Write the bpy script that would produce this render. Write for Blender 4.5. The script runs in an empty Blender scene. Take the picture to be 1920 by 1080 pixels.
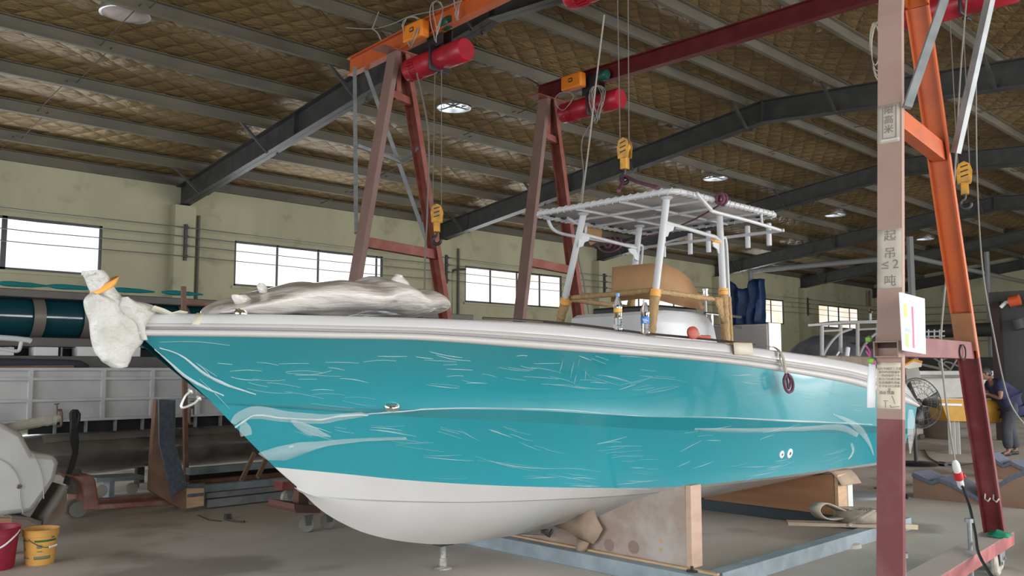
import bpy, bmesh, math, random
from mathutils import Vector, Matrix, noise
random.seed(7)
SC = bpy.context.scene
COL = SC.collection
V = Vector

# ------------------------------------------------------------------ camera
F = 1650.0; EYE = 1.6; PITCH = math.atan(152 / F); AZ = math.radians(45.6)
cd = bpy.data.cameras.new('camera'); cam = bpy.data.objects.new('camera', cd); COL.objects.link(cam)
cd.sensor_width = 36; cd.lens = F / 1920 * 36; cd.clip_end = 300
cam.location = (0, 0, EYE)
cam.rotation_euler = (math.pi / 2 + PITCH, 0, AZ - math.pi / 2)
SC.camera = cam

# ------------------------------------------------------------------ world, daylight, exposure
w = bpy.data.worlds.new('overcast'); SC.world = w; w.use_nodes = True
wn = w.node_tree; bg = wn.nodes['Background']
bg.inputs[0].default_value = (0.86, 0.93, 1.0, 1); bg.inputs[1].default_value = 3.0
def area(name, loc, rot, sx, sy, power, col=(1, 1, 1)):
    l = bpy.data.lights.new(name, 'AREA'); l.shape = 'RECTANGLE'; l.size = sx; l.size_y = sy
    l.energy = power; l.color = col
    o = bpy.data.objects.new(name, l); COL.objects.link(o); o.location = loc; o.rotation_euler = rot
    return o
R = math.radians
area('daylight_front_door', (13.5, -5.9, 2.4), (R(90), 0, 0), 13, 4.4, 1250, (1, .985, .96))
area('daylight_front_bay', (1.5, -5.9, 2.4), (R(90), 0, 0), 7, 4.4, 420, (1, .985, .96))
area('added_west_fill', (-6.9, 6.5, 2.3), (0, R(-90), 0), 4.2, 13, 520, (.97,.99,1))  # fill lamp added to brighten the left side, out of view
area('daylight_front_far_bay', (28, -5.9, 2.4), (R(90), 0, 0), 9, 4.4, 900, (1, .985, .96))
for _i, _x in enumerate((4.4, 11.1, 17.8, 24.6, 31.2)):
    area('daylight_window', (_x, 17.85, 3.92), (R(-90), 0, 0), 3.7, .95, 75, (.93,.97,1))
SC.view_settings.view_transform = 'Standard'; SC.view_settings.look = 'None'
SC.view_settings.exposure = 0.0; SC.view_settings.gamma = 1; SC.view_settings.use_curve_mapping = False

# ------------------------------------------------------------------ helpers
def ray(px, py):
    u = (px - 960) / F; v = -(py - 540) / F
    fw = math.cos(PITCH) - v * math.sin(PITCH); up = math.sin(PITCH) + v * math.cos(PITCH)
    return V((fw * math.cos(AZ) + u * math.sin(AZ), fw * math.sin(AZ) - u * math.cos(AZ), up))
def P(px, py, X=None, Y=None, Z=None):
    r = ray(px, py)
    t = X / r.x if X is not None else Y / r.y if Y is not None else (Z - EYE) / r.z
    return V((r.x * t, r.y * t, EYE + r.z * t))

MATS = {}
def mat(name, c, rough=.6, metal=0, c2=None, ns=6, nd=4, lo=.4, hi=.65, bump=0, bs=30, coat=0, alpha=None, trans=0, emit=0, sub=0, stretch=None, spec=None, bd=.02):
    if name in MATS: return MATS[name]
    m = bpy.data.materials.new(name); m.use_nodes = True; MATS[name] = m
    t = m.node_tree; b = t.nodes['Principled BSDF']
    b.inputs['Base Color'].default_value = (*c, 1); b.inputs['Roughness'].default_value = rough
    b.inputs['Metallic'].default_value = metal
    if coat: b.inputs['Coat Weight'].default_value = coat; b.inputs['Coat Roughness'].default_value = .06
    if alpha is not None: b.inputs['Alpha'].default_value = alpha
    if trans: b.inputs['Transmission Weight'].default_value = trans
    if spec is not None: b.inputs['Specular IOR Level'].default_value = spec
    if emit: b.inputs['Emission Color'].default_value = (*c, 1); b.inputs['Emission Strength'].default_value = emit
    tc = t.nodes.new('ShaderNodeTexCoord'); src = tc.outputs['Object']
    if stretch:
        mp = t.nodes.new('ShaderNodeMapping'); mp.inputs['Scale'].default_value = stretch
        t.links.new(src, mp.inputs[0]); src = mp.outputs[0]
    if c2:
        n = t.nodes.new('ShaderNodeTexNoise'); n.inputs['Scale'].default_value = ns; n.inputs['Detail'].default_value = nd
        t.links.new(src, n.inputs['Vector'])
        r = t.nodes.new('ShaderNodeValToRGB'); r.color_ramp.elements[0].position = lo; r.color_ramp.elements[1].position = hi
        r.color_ramp.elements[0].color = (*c, 1); r.color_ramp.elements[1].color = (*c2, 1)
        t.links.new(n.outputs[0], r.inputs[0]); t.links.new(r.outputs[0], b.inputs['Base Color'])
    if bump:
        n = t.nodes.new('ShaderNodeTexNoise'); n.inputs['Scale'].default_value = bs; n.inputs['Detail'].default_value = 5
        t.links.new(src, n.inputs['Vector'])
        k = t.nodes.new('ShaderNodeBump'); k.inputs['Strength'].default_value = bump; k.inputs['Distance'].default_value = bd
        t.links.new(n.outputs[0], k.inputs['Height']); t.links.new(k.outputs[0], b.inputs['Normal'])
    return m

class MB:
    """collects shapes into one mesh"""
    def __init__(s): s.v = []; s.f = []; s.m = []; s.cur = 0
    def add(s, vs, fs):
        o = len(s.v); s.v += [V(a) for a in vs]; s.f += [tuple(i + o for i in f) for f in fs]; s.m += [s.cur] * len(fs); return s
    def box(s, x0, x1, y0, y1, z0, z1):
        return s.hexa([(x0,y0,z0),(x1,y0,z0),(x1,y1,z0),(x0,y1,z0)], [(x0,y0,z1),(x1,y0,z1),(x1,y1,z1),(x0,y1,z1)])
    def hexa(s, a, b):
        n = len(a); 
        return s.add(list(a) + list(b), [tuple(range(n))[::-1], tuple(range(n, 2*n))] + [(i, (i+1) % n, n + (i+1) % n, n + i) for i in range(n)])
    def prism(s, pts, d):
        d = V(d); return s.hexa([V(p) for p in pts], [V(p) + d for p in pts])
    def sweep(s, prof, a, b, up=(0,0,1)):
        """closed 2d profile (side, up) along a->b"""
        a = V(a); b = V(b); t = (b - a).normalized(); u = V(up); x = t.cross(u).normalized(); u = x.cross(t)
        return s.hexa([a + x*p[0] + u*p[1] for p in prof][::-1], [b + x*p[0] + u*p[1] for p in prof][::-1])
    def bar(s, a, b, wd, h=None, up=(0,0,1)):
        h = h or wd; return s.sweep([(-wd/2,-h/2),(wd/2,-h/2),(wd/2,h/2),(-wd/2,h/2)], a, b, up)
    def ibeam(s, a, b, wd, h, tw=.012, tf=.016, up=(0,0,1)):
        W = wd/2; H = h/2; T = tw/2
        return s.sweep([(-W,-H),(W,-H),(W,-H+tf),(T,-H+tf),(T,H-tf),(W,H-tf),(W,H),(-W,H),(-W,H-tf),(-T,H-tf),(-T,-H+tf),(-W,-H+tf)], a, b, up)
    def chan(s, a, b, wd, dep, t=.012, up=(0,0,1)):
        """channel: web width wd across 'side', flanges of length dep towards +up"""
        W = wd/2
        return s.sweep([(-W,0),(W,0),(W,dep),(W-t,dep),(W-t,t),(-W+t,t),(-W+t,dep),(-W,dep)], a, b, up)
    def tube(s, pts, r, n=10, cap=True, closed=False):
        pts = [V(p) for p in pts]; rs = r if isinstance(r, (list, tuple)) else [r] * len(pts)
        rings = []; prev = None
        for i, p in enumerate(pts):
            if closed: t = pts[(i+1) % len(pts)] - pts[i-1]
            else: t = pts[min(i+1, len(pts)-1)] - pts[max(i-1, 0)]
            t = t.normalized() if t.length > 1e-9 else V((0,0,1))
            if prev is None: u = t.cross(V((0,0,1)) if abs(t.z) < .9 else V((1,0,0))).normalized()
            else: u = (prev - t * prev.dot(t)).normalized()
            prev = u; w_ = t.cross(u)
            rings.append([p + (u*math.cos(2*math.pi*k/n) + w_*math.sin(2*math.pi*k/n)) * rs[i] for k in range(n)])
        vs = [q for g in rings for q in g]; m = len(pts); fs = []
        for i in range(m if closed else m-1):
            j = (i+1) % m
            for k in range(n): fs.append((i*n+k, i*n+(k+1) % n, j*n+(k+1) % n, j*n+k))
        if cap and not closed: fs += [tuple(range(n))[::-1], tuple(range((m-1)*n, m*n))]
        return s.add(vs, fs)
    def lathe(s, prof, c=(0,0,0), n=24, axis=(0,0,1)):
        """prof: (r, h) list along axis"""
        c = V(c); a = V(axis).normalized(); u = a.cross(V((1,0,0)) if abs(a.x) < .9 else V((0,1,0))).normalized(); w_ = a.cross(u)
        vs = []; fs = []
        for r, h in prof:
            for k in range(n):
                th = 2*math.pi*k/n; vs.append(c + a*h + (u*math.cos(th) + w_*math.sin(th)) * max(r, 1e-5))
        for i in range(len(prof)-1):
            for k in range(n): fs.append((i*n+k, i*n+(k+1) % n, (i+1)*n+(k+1) % n, (i+1)*n+k))
        return s.add(vs, fs)
    def grid(s, rows, close=False):
        """rows: lists of points of equal length"""
        n = len(rows[0]); vs = [q for g in rows for q in g]; fs = []
        for i in range(len(rows)-1):
            for k in range(n if close else n-1):
                fs.append((i*n+k, i*n+(k+1) % n, (i+1)*n+(k+1) % n, (i+1)*n+k))
        return s.add(vs, fs)
    def build(s, name, m, parent=None, smooth=35, bevel=0, solid=0, sub=0):
        me = bpy.data.meshes.new(name); me.from_pydata([tuple(a) for a in s.v], [], s.f)
        ms = m if isinstance(m, (list, tuple)) else [m]
        for a in ms: me.materials.append(a)
        for p, i in zip(me.polygons, s.m): p.material_index = i
        bm = bmesh.new(); bm.from_mesh(me); bmesh.ops.recalc_face_normals(bm, faces=bm.faces); bm.to_mesh(me); bm.free()
        if smooth: me.shade_smooth(); me.set_sharp_from_angle(angle=R(smooth))
        o = bpy.data.objects.new(name, me); COL.objects.link(o)
        if parent: o.parent = parent; o.matrix_parent_inverse = Matrix.Translation(-parent.location)
        if solid: k = o.modifiers.new('s', 'SOLIDIFY'); k.thickness = solid; k.offset = 0
        if bevel: k = o.modifiers.new('b', 'BEVEL'); k.width = bevel; k.segments = 2; k.limit_method = 'ANGLE'; k.angle_limit = R(50)
        if sub: k = o.modifiers.new('u', 'SUBSURF'); k.levels = sub; k.render_levels = sub
        return o
def tag(o, label, cat, group=None, kind=None):
    o['label'] = label; o['category'] = cat
    if group: o['group'] = group
    if kind: o['kind'] = kind
    return o
def struct(o): o['kind'] = 'structure'; return o
def empty(name, loc, label=None, cat=None, group=None):
    o = bpy.data.objects.new(name, None); COL.objects.link(o); o.location = loc; o.empty_display_size = .2
    if label: tag(o, label, cat, group)
    bpy.context.view_layer.update()
    return o
def copy_tree(o, d, parent=None):
    c = o.copy(); COL.objects.link(c)
    if parent: c.parent = parent
    else: c.location = o.location + V(d)
    for ch in [q for q in bpy.data.objects if q.parent == o]: copy_tree(ch, d, c)
    return c
def spline(pts, n=8):
    pts = [V(p) for p in pts]; out = []
    for i in range(len(pts)-1):
        p0 = pts[max(i-1,0)]; p1 = pts[i]; p2 = pts[i+1]; p3 = pts[min(i+2,len(pts)-1)]
        for k in range(n):
            t = k/n; out.append(.5*((2*p1)+(p2-p0)*t+(2*p0-5*p1+4*p2-p3)*t*t+(3*p1-p0-3*p2+p3)*t**3))
    return out + [pts[-1]]
def lerp(tab, x):
    if x <= tab[0][0]: return tab[0][1]
    for (a, b), (c, d) in zip(tab, tab[1:]):
        if x <= c: return b + (d-b)*(x-a)/(c-a)
    return tab[-1][1]
def nz(p, s=1.0): return noise.noise(V(p)*s)
def text(s, size, m, parent, frame, name='lettering', ext=.0008):
    """frame: origin, x axis, y axis"""
    cu = bpy.data.curves.new('t', 'FONT'); cu.body = s; cu.size = size; cu.extrude = ext; cu.align_x = 'CENTER'; cu.align_y = 'CENTER'
    to = bpy.data.objects.new('t', cu); COL.objects.link(to); bpy.context.view_layer.update()
    me = bpy.data.meshes.new_from_object(to.evaluated_get(bpy.context.evaluated_depsgraph_get()))
    bpy.data.objects.remove(to); bpy.data.curves.remove(cu)
    o0, x, y = V(frame[0]), V(frame[1]).normalized(), V(frame[2]).normalized(); z = x.cross(y)
    M = Matrix(((x.x,y.x,z.x,o0.x),(x.y,y.y,z.y,o0.y),(x.z,y.z,z.z,o0.z),(0,0,0,1)))
    me.transform(M); me.name = name
    me.materials.clear(); me.materials.append(m)
    o = bpy.data.objects.new(name, me); COL.objects.link(o)
    o.parent = parent
    if parent: o.matrix_parent_inverse = Matrix.Translation(-parent.location)
    return o

# ------------------------------------------------------------------ materials
conc = mat('concrete', (.48,.44,.395), .7, c2=(.62,.585,.545), ns=.6, nd=8, lo=.35, hi=.7, bump=.12, bs=60)
def add_stains(m, scale, lo, hi, dark, detail=3):
    t = m.node_tree; b = t.nodes['Principled BSDF']; src = b.inputs['Base Color'].links[0].from_socket
    tc = t.nodes.new('ShaderNodeTexCoord'); n = t.nodes.new('ShaderNodeTexNoise'); n.inputs['Scale'].default_value = scale; n.inputs['Detail'].default_value = detail
    t.links.new(tc.outputs['Object'], n.inputs['Vector']); r = t.nodes.new('ShaderNodeMapRange')
    r.inputs[1].default_value = lo; r.inputs[2].default_value = hi; t.links.new(n.outputs[0], r.inputs[0])
    mx = t.nodes.new('ShaderNodeMix'); mx.data_type = 'RGBA'; mx.blend_type = 'MULTIPLY'
    t.links.new(r.outputs[0], mx.inputs[0]); t.links.new(src, mx.inputs[6]); mx.inputs[7].default_value = (*dark, 1)
    t.links.new(mx.outputs[2], b.inputs['Base Color'])
add_stains(conc, .45, .56, .62, (.62,.6,.58), 5)
wallm = mat('wall_plaster', (.41,.395,.265), .85, c2=(.345,.33,.225), ns=1.2, nd=6, lo=.4, hi=.7, stretch=(1,1,.35), bump=.05)
add_stains(wallm, 2.2, .58, .75, (.72,.72,.7), 6)
rafm = mat('dark_rafter_paint', (.034,.034,.034), .5, c2=(.05,.05,.048), ns=5)
purm = mat('dusty_purlin_steel', (.115,.103,.076), .6, c2=(.085,.078,.06), ns=3, stretch=(.4,1,1))
frame_dk = mat('window_bronze', (.05,.045,.05), .4)
whitegel = mat('white_gelcoat', (.64,.63,.62), .25, c2=(.60,.59,.58), ns=2, coat=.4)
teal = mat('teal_gelcoat', (.014,.27,.325), .32, coat=1.0)
dkredp = mat('dark_red_paint', (.145,.022,.024), .5, c2=(.20,.06,.055), ns=5, nd=8, lo=.45, hi=.75, spec=.4)
orangep = mat('orange_paint', (.50,.10,.02), .5, c2=(.40,.085,.035), ns=4, nd=8, lo=.45, hi=.7)
rustp = mat('rust_red_paint', (.21,.05,.033), .6, c2=(.28,.10,.07), ns=6, nd=8, lo=.45, hi=.75)
dustp = mat('dusty_pink_primer', (.37,.25,.21), .7, c2=(.31,.195,.16), ns=3, nd=8, lo=.4, hi=.8)
def dusty_top(name, base, dust=(.55,.53,.50)):
    m = mat(name, base, .6, c2=tuple(min(1, q*1.8+.03) for q in base), ns=5, nd=8, lo=.45, hi=.75); t = m.node_tree; b = t.nodes['Principled BSDF']; src = b.inputs['Base Color'].links[0].from_socket
    g = t.nodes.new('ShaderNodeNewGeometry'); s = t.nodes.new('ShaderNodeSeparateXYZ'); t.links.new(g.outputs['True Normal'], s.inputs[0])
    r = t.nodes.new('ShaderNodeMapRange'); r.inputs[1].default_value = .7; r.inputs[2].default_value = .95; r.inputs[4].default_value = .85; t.links.new(s.outputs[2], r.inputs[0])
    mx = t.nodes.new('ShaderNodeMix'); mx.data_type = 'RGBA'; t.links.new(r.outputs[0], mx.inputs[0]); t.links.new(src, mx.inputs[6]); mx.inputs[7].default_value = (*dust, 1); t.links.new(mx.outputs[2], b.inputs['Base Color'])
    return m
basem = dusty_top('dusty_red_beam', (.26,.07,.07))
dust2 = mat('grey_brown_primer', (.215,.13,.11), .65, c2=(.17,.095,.08), ns=3, nd=8, lo=.4, hi=.8)
galv = mat('galvanised_steel', (.27,.285,.29), .5, .25, c2=(.20,.215,.225), ns=9, nd=6)
# ------------------------------------------------------------------ building shell
YB = 18.0; XE = 42.0; YF = -6.0; XW = -7.0; RY = 8.35
def ztop(y):   # top of rafters
    return 5.43 + .130 * (YB - y) if y > RY else 5.43 + .130 * (YB - RY) - .07 * (RY - y)
def roofz(y): return ztop(y) + .21
m = MB(); m.box(XW, XE, YF - 14, YB, -.1, 0); struct(m.build('floor', conc, smooth=0))
W3 = .24
m = MB()
WINS = [(2.55, 6.28), (9.08, 13.08), (15.83, 19.75), (22.6, 26.6), (29.0, 33.3), (36.35, 40.3)]
WZ0, WZ1 = 3.42, 4.42
xs = XW
for a, b in WINS:
    m.box(xs, a, YB, YB + W3, 0, 7.4); m.box(a, b, YB, YB + W3, 0, WZ0); m.box(a, b, YB, YB + W3, WZ1, 7.4); xs = b
m.box(xs, XE, YB, YB + W3, 0, 7.4)
wb = struct(m.build('wall_back', wallm, smooth=0))
PIL = [1.3, 7.83, 14.9, 21.4, 28.2, 34.75]
for x in PIL:
    MB().box(x - .22, x + .22, YB - .28, YB, 0, 5.0).build('pilaster', wallm, wb, smooth=0)
m = MB(); m.box(XE, XE + .24, YF, YB + W3, 0, 7.4); struct(m.build('wall_end', wallm, smooth=0))
m = MB(); m.box(XW-.24, XW, YF, 0, 0, 7.4); m.box(XW-.24, XW, 13, YB+W3, 0, 7.4); m.box(XW-.24, XW, 0, 13, 4.5, 7.4); struct(m.build('wall_west', wallm, smooth=0))  # the unseen opening is added to let light in from the left
m = MB()   # front wall with open loading bays
bays = [(-2, 5), (7, 20), (24, 33)]; xs = XW
for a, b in bays:
    m.box(xs, a, YF - .24, YF, 0, 6.3); m.box(a, b, YF - .24, YF, 4.6, 6.3); xs = b
m.box(xs, XE, YF - .24, YF, 0, 6.3); struct(m.build('wall_front', wallm, smooth=0))

# windows: mullions seen in each
def winmat(name, c, c2, s):
    m_ = bpy.data.materials.new(name); m_.use_nodes = True; t = m_.node_tree; b = t.nodes['Principled BSDF']
    b.inputs['Base Color'].default_value = (.5,.5,.5,1); b.inputs['Roughness'].default_value = .15
    tc = t.nodes.new('ShaderNodeTexCoord'); n = t.nodes.new('ShaderNodeTexNoise'); n.inputs['Scale'].default_value = .9; n.inputs['Detail'].default_value = 4
    t.links.new(tc.outputs['Object'], n.inputs['Vector']); r = t.nodes.new('ShaderNodeValToRGB')
    r.color_ramp.elements[0].position = .35; r.color_ramp.elements[1].position = .62; r.color_ramp.elements[0].color = (*c2, 1); r.color_ramp.elements[1].color = (*c, 1)
    t.links.new(n.outputs[0], r.inputs[0]); t.links.new(r.outputs[0], b.inputs['Emission Color']); b.inputs['Emission Strength'].default_value = s
    return m_
wm1 = winmat('bright_frosted_pane', (.93,.96,1), (.85,.90,.99), 1.0)
wm2 = winmat('bright_clear_pane', (1,1,.99), (.84,.93,.95), 1.08)
wm3 = winmat('bright_dusty_pane', (1,.98,.93), (.80,.80,.70), .98)
wm4 = winmat('sunlit_far_pane', (1,.98,.92), (.95,.80,.55), .95)
mul = [[4.55+.0, 3.5], [10.14, 11.22, 12.9], [16.8, 17.85, 18.8], [23.6, 24.6, 25.6], [30.05, 31.2, 32.3], [37.3, 38.3, 39.4]]
thick = [{4.55}, set(), set(), set(), {31.2}, {38.3}]
for i, (a, b) in enumerate(WINS):
    fr = MB(); f = .05; y0, y1 = YB + .02, YB + .09
    fr.box(a, b, y0, y1, WZ0, WZ0 + f); fr.box(a, b, y0, y1, WZ1 - f, WZ1); fr.box(a, a + f, y0, y1, WZ0, WZ1); fr.box(b - f, b, y0, y1, WZ0, WZ1)
    for x in mul[i]:
        h = .045 if x in thick[i] else .022
        fr.box(x - h, x + h, y0, y1, WZ0, WZ1)
    wo = struct(fr.build('window_%d' % (i + 1), frame_dk, smooth=0))
    MB().box(a + f, b - f, YB + .05, YB + .06, WZ0 + f, WZ1 - f).build('pane', [wm1, wm2, wm3, wm3, wm4, wm4][i], wo, smooth=0)
    MB().box(a - .06, b + .06, YB - .05, YB + .02, WZ0 - .06, WZ0).build('sill', wallm, wo, smooth=0)

# roof lining: quilted foil, with round vent holes
qm = bpy.data.materials.new('quilted_foil_insulation'); qm.use_nodes = True
t = qm.node_tree; b = t.nodes['Principled BSDF']; L = t.links.new
tc = t.nodes.new('ShaderNodeTexCoord'); sx = t.nodes.new('ShaderNodeSeparateXYZ'); L(tc.outputs['Object'], sx.inputs[0])
def M_(op, a, b_=None, c=None):
    n = t.nodes.new('ShaderNodeMath'); n.operation = op
    for k, q in enumerate((a, b_, c)):
        if q is None: continue
        if isinstance(q, (int, float)): n.inputs[k].default_value = q
        else: L(q, n.inputs[k])
    return n.outputs[0]
wob = t.nodes.new('ShaderNodeTexNoise'); wob.inputs['Scale'].default_value = 1.3; L(tc.outputs['Object'], wob.inputs['Vector'])
wv = M_('MULTIPLY', M_('SUBTRACT', wob.outputs[0], .5), .35)
def stripe(kx, ky):
    s_ = M_('ADD', M_('MULTIPLY', sx.outputs[0], kx), M_('MULTIPLY', sx.outputs[1], ky))
    s_ = M_('FRACT', M_('ADD', s_, wv)); return M_('MULTIPLY', M_('ABSOLUTE', M_('SUBTRACT', s_, .5)), 2)   # 1 on seam
sa, sb = stripe(2.6, 1.7), stripe(-1.9, 2.9)
seam = M_('MAXIMUM', M_('SMOOTH_MIN', M_('POWER', sa, 14), 1.0, .01), M_('POWER', sb, 14))
puff = M_('MULTIPLY', M_('SUBTRACT', 1, M_('POWER', sa, 2.2)), M_('SUBTRACT', 1, M_('POWER', sb, 2.2)))
cr = t.nodes.new('ShaderNodeTexNoise'); cr.inputs['Scale'].default_value = 7; cr.inputs['Detail'].default_value = 4; cr.inputs['Distortion'].default_value = 1.2
mp = t.nodes.new('ShaderNodeMapping'); mp.inputs['Scale'].default_value = (.7, 1.8, 1); L(tc.outputs['Object'], mp.inputs[0]); L(mp.outputs[0], cr.inputs['Vector'])
big = t.nodes.new('ShaderNodeTexNoise'); big.inputs['Scale'].default_value = .55; L(tc.outputs['Object'], big.inputs['Vector'])
hgt = M_('ADD', M_('MULTIPLY', puff, .6), M_('MULTIPLY', cr.outputs[0], M_('MULTIPLY', big.outputs[0], 1.6)))
bp = t.nodes.new('ShaderNodeBump'); bp.inputs['Strength'].default_value = .9; bp.inputs['Distance'].default_value = .05; L(hgt, bp.inputs['Height']); L(bp.outputs[0], b.inputs['Normal'])
cn = t.nodes.new('ShaderNodeTexNoise'); cn.inputs['Scale'].default_value = .35; cn.inputs['Detail'].default_value = 6; L(tc.outputs['Object'], cn.inputs['Vector'])
rp = t.nodes.new('ShaderNodeValToRGB'); rp.color_ramp.elements[0].position = .35; rp.color_ramp.elements[1].position = .65
rp.color_ramp.elements[0].color = (.20,.13,.052,1); rp.color_ramp.elements[1].color = (.28,.195,.09,1); L(cn.outputs[0], rp.inputs[0])
mx = t.nodes.new('ShaderNodeMix'); mx.data_type = 'RGBA'; mx.blend_type = 'MULTIPLY'; mx.inputs[7].default_value = (.55,.5,.45,1); L(seam, mx.inputs[0]); L(rp.outputs[0], mx.inputs[6]); L(mx.outputs[2], b.inputs['Base Color'])
b.inputs['Roughness'].default_value = .42; b.inputs['Metallic'].default_value = .35
def roof_hit(px, py):
    r = ray(px, py); t_ = (roofz(YB) + .13*YB - EYE)/(r.z + .13*r.y); return (r.x*t_, r.y*t_, .3)
HOLES = [roof_hit(850,200), roof_hit(1341,333), roof_hit(1566,402), roof_hit(1735,447)]
SOLIDHOLE = roof_hit(235,24)
bm = bmesh.new()
def slope(y0, y1, holes):
    es = []
    c = [bm.verts.new(p) for p in ((XW,y0,roofz(y0)),(XE,y0,roofz(y0)),(XE,y1,roofz(y1)),(XW,y1,roofz(y1)))]
    es += [bm.edges.new((c[i], c[(i+1) % 4])) for i in range(4)]
    for hx, hy, hr in holes:
        q = [bm.verts.new((hx + hr*math.cos(a*math.pi/14), hy + hr*math.sin(a*math.pi/14), roofz(hy + hr*math.sin(a*math.pi/14)))) for a in range(28)]
        es += [bm.edges.new((q[i], q[(i+1) % 28])) for i in range(28)]
    bmesh.ops.triangle_fill(bm, edges=es, use_beauty=True, use_dissolve=False)
slope(RY, YB + .2, HOLES); slope(YF - .2, RY, [])
for v in bm.verts: pass
me = bpy.data.meshes.new('ceiling'); bm.to_mesh(me); bm.free(); me.materials.append(qm)
ceil = bpy.data.objects.new('ceiling', me); COL.objects.link(ceil); struct(ceil)
PY = [17.93, 16.92, 15.58, 14.2, 12.8, 11.42, 10.05, 8.68, 8.02, 6.9, 5.6, 4.3, 3.0, 1.7, .4, -.9, -2.2, -3.5, -4.8, -5.8]
for y in PY:
    z = ztop(y); m = MB(); h = .2
    m.sweep([(-.035,0),(.035,0),(.035,.02),(-.028,.02),(-.028,h-.012),(.035,h-.012),(.035,h),(-.035,h)], (XW, y, z), (XE, y, z))
    m.build('purlin', purm, ceil, smooth=0)
for x in PIL + [XE - .12, XW + .1]:
    m = MB()
    for (ya, yb_) in ((YB - .02, RY), (RY, YF)):
        da = .44 if ya > 15 else .42; db = .42 if yb_ > 0 else .48
        za, zb = ztop(ya), ztop(yb_); T = .008; Wd = .11
        m.hexa([(x-T,ya,za-da),(x+T,ya,za-da),(x+T,ya,za),(x-T,ya,za)], [(x-T,yb_,zb-db),(x+T,yb_,zb-db),(x+T,yb_,zb),(x-T,yb_,zb)])
        for oa, ob in ((0, 0), (-da, -db)):
            s_ = -.016 if oa == 0 else .016
            m.hexa([(x-Wd,ya,za+oa),(x+Wd,ya,za+oa),(x+Wd,ya,za+oa+s_),(x-Wd,ya,za+oa+s_)], [(x-Wd,yb_,zb+ob),(x+Wd,yb_,zb+ob),(x+Wd,yb_,zb+ob+s_),(x-Wd,yb_,zb+ob+s_)])
    for ys in (13.3, RY, 3.6):   # bolted end plates and stiffeners
        m.box(x-.1, x+.1, ys-.012, ys+.012, ztop(ys)-.42, ztop(ys)+.0)
    ra = m.build('rafter', rafm, ceil, smooth=0)
    for y in PY[1:15:2]:         # fly braces
        m = MB(); zt = ztop(y)
        m.bar((x - .62, y, zt + .02), (x - .09, y, zt - .44), .045, .045); m.bar((x + .62, y, zt + .02), (x + .09, y, zt - .44), .045, .045)
        m.build('fly_brace', rafm, ra, smooth=0)
rodm = mat('dark_rod', (.06,.055,.05), .6)
for k, x in enumerate([4.4, 4.4+.0, 11.3, 18.2, 24.8, 31.5, 38.2][1:]):
    for sgn, rng in ((1, (8.68, YB+.0)), (-1, (-3.5, 8.02))):
        a, b_ = rng; m = MB()
        ys = [y for y in PY if a - .01 <= y <= b_ + .01]
        for q, (ya, yb_) in enumerate(zip(ys, ys[1:])):
            xo = x + (.07 if q % 2 else -.07)
            m.tube([(xo, ya + .05, ztop(ya) + .09), (xo, yb_ - .05, ztop(yb_) + .09)], .008, 6)
        m.build('sag_rods', rodm, ceil)
# roof ventilators
ventm = mat('vent_sheet_metal', (.55,.56,.57), .3, .8)
def vent(x, y, r, closed, label):
    z = roofz(y); e = empty('roof_ventilator', (x, y, z), label, 'ventilator', 'round ventilators in the roof')
    MB().lathe([(r+.0,-.03),(r+.03,-.03),(r+.03,.05),(r+.0,.05),(r+.0,-.03)], (x,y,z), 28).build('collar', ventm, e)
    m = MB()
    if closed: m.lathe([(0,-.03),(r*.6,-.045),(r,-.02),(r+.02,.0),(r,.02),(0,.02)], (x,y,z-.01), 28); m.build('damper', mat('pinkish_damper', (.42,.34,.33), .5), e)
    else:
        for k in range(14):
            a = k*2*math.pi/14; c, s_ = math.cos(a), math.sin(a); c2, s2 = math.cos(a+.28), math.sin(a+.28)
            m.add([(x+c*(r+.03),y+s_*(r+.03),z+.06),(x+c2*(r-.03),y+s2*(r-.03),z+.06),(x+c2*(r-.03),y+s2*(r-.03),z+.16),(x+c*(r+.03),y+s_*(r+.03),z+.16)], [(0,1,2,3)])
        m.build('blades', ventm, e, solid=.004)
        m = MB(); m.tube([(x-r,y,z+.02),(x+r,y,z+.02)], .014, 6); m.tube([(x,y-r,z+.02),(x,y+r,z+.02)], .014, 6); m.tube([(x,y,z+.0),(x,y,z+.2)], .03, 8)
        m.lathe([(r*.35,.18),(r*.3,.2),(0,.21)], (x,y,z), 20); m.build('spider', rafm, e)
vl = ['open round roof ventilator between the two red hoists at left', 'open round roof ventilator just above the canopy of the boat', 'open round roof ventilator halfway to the far wall, left of the pink post', 'small farthest open roof ventilator between the pink post and orange leg']
for (x, y, r), l in zip(HOLES, vl): vent(x, y, r, False, l)
vent(*SOLIDHOLE, True, 'closed pinkish round roof ventilator at the upper left')

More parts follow.
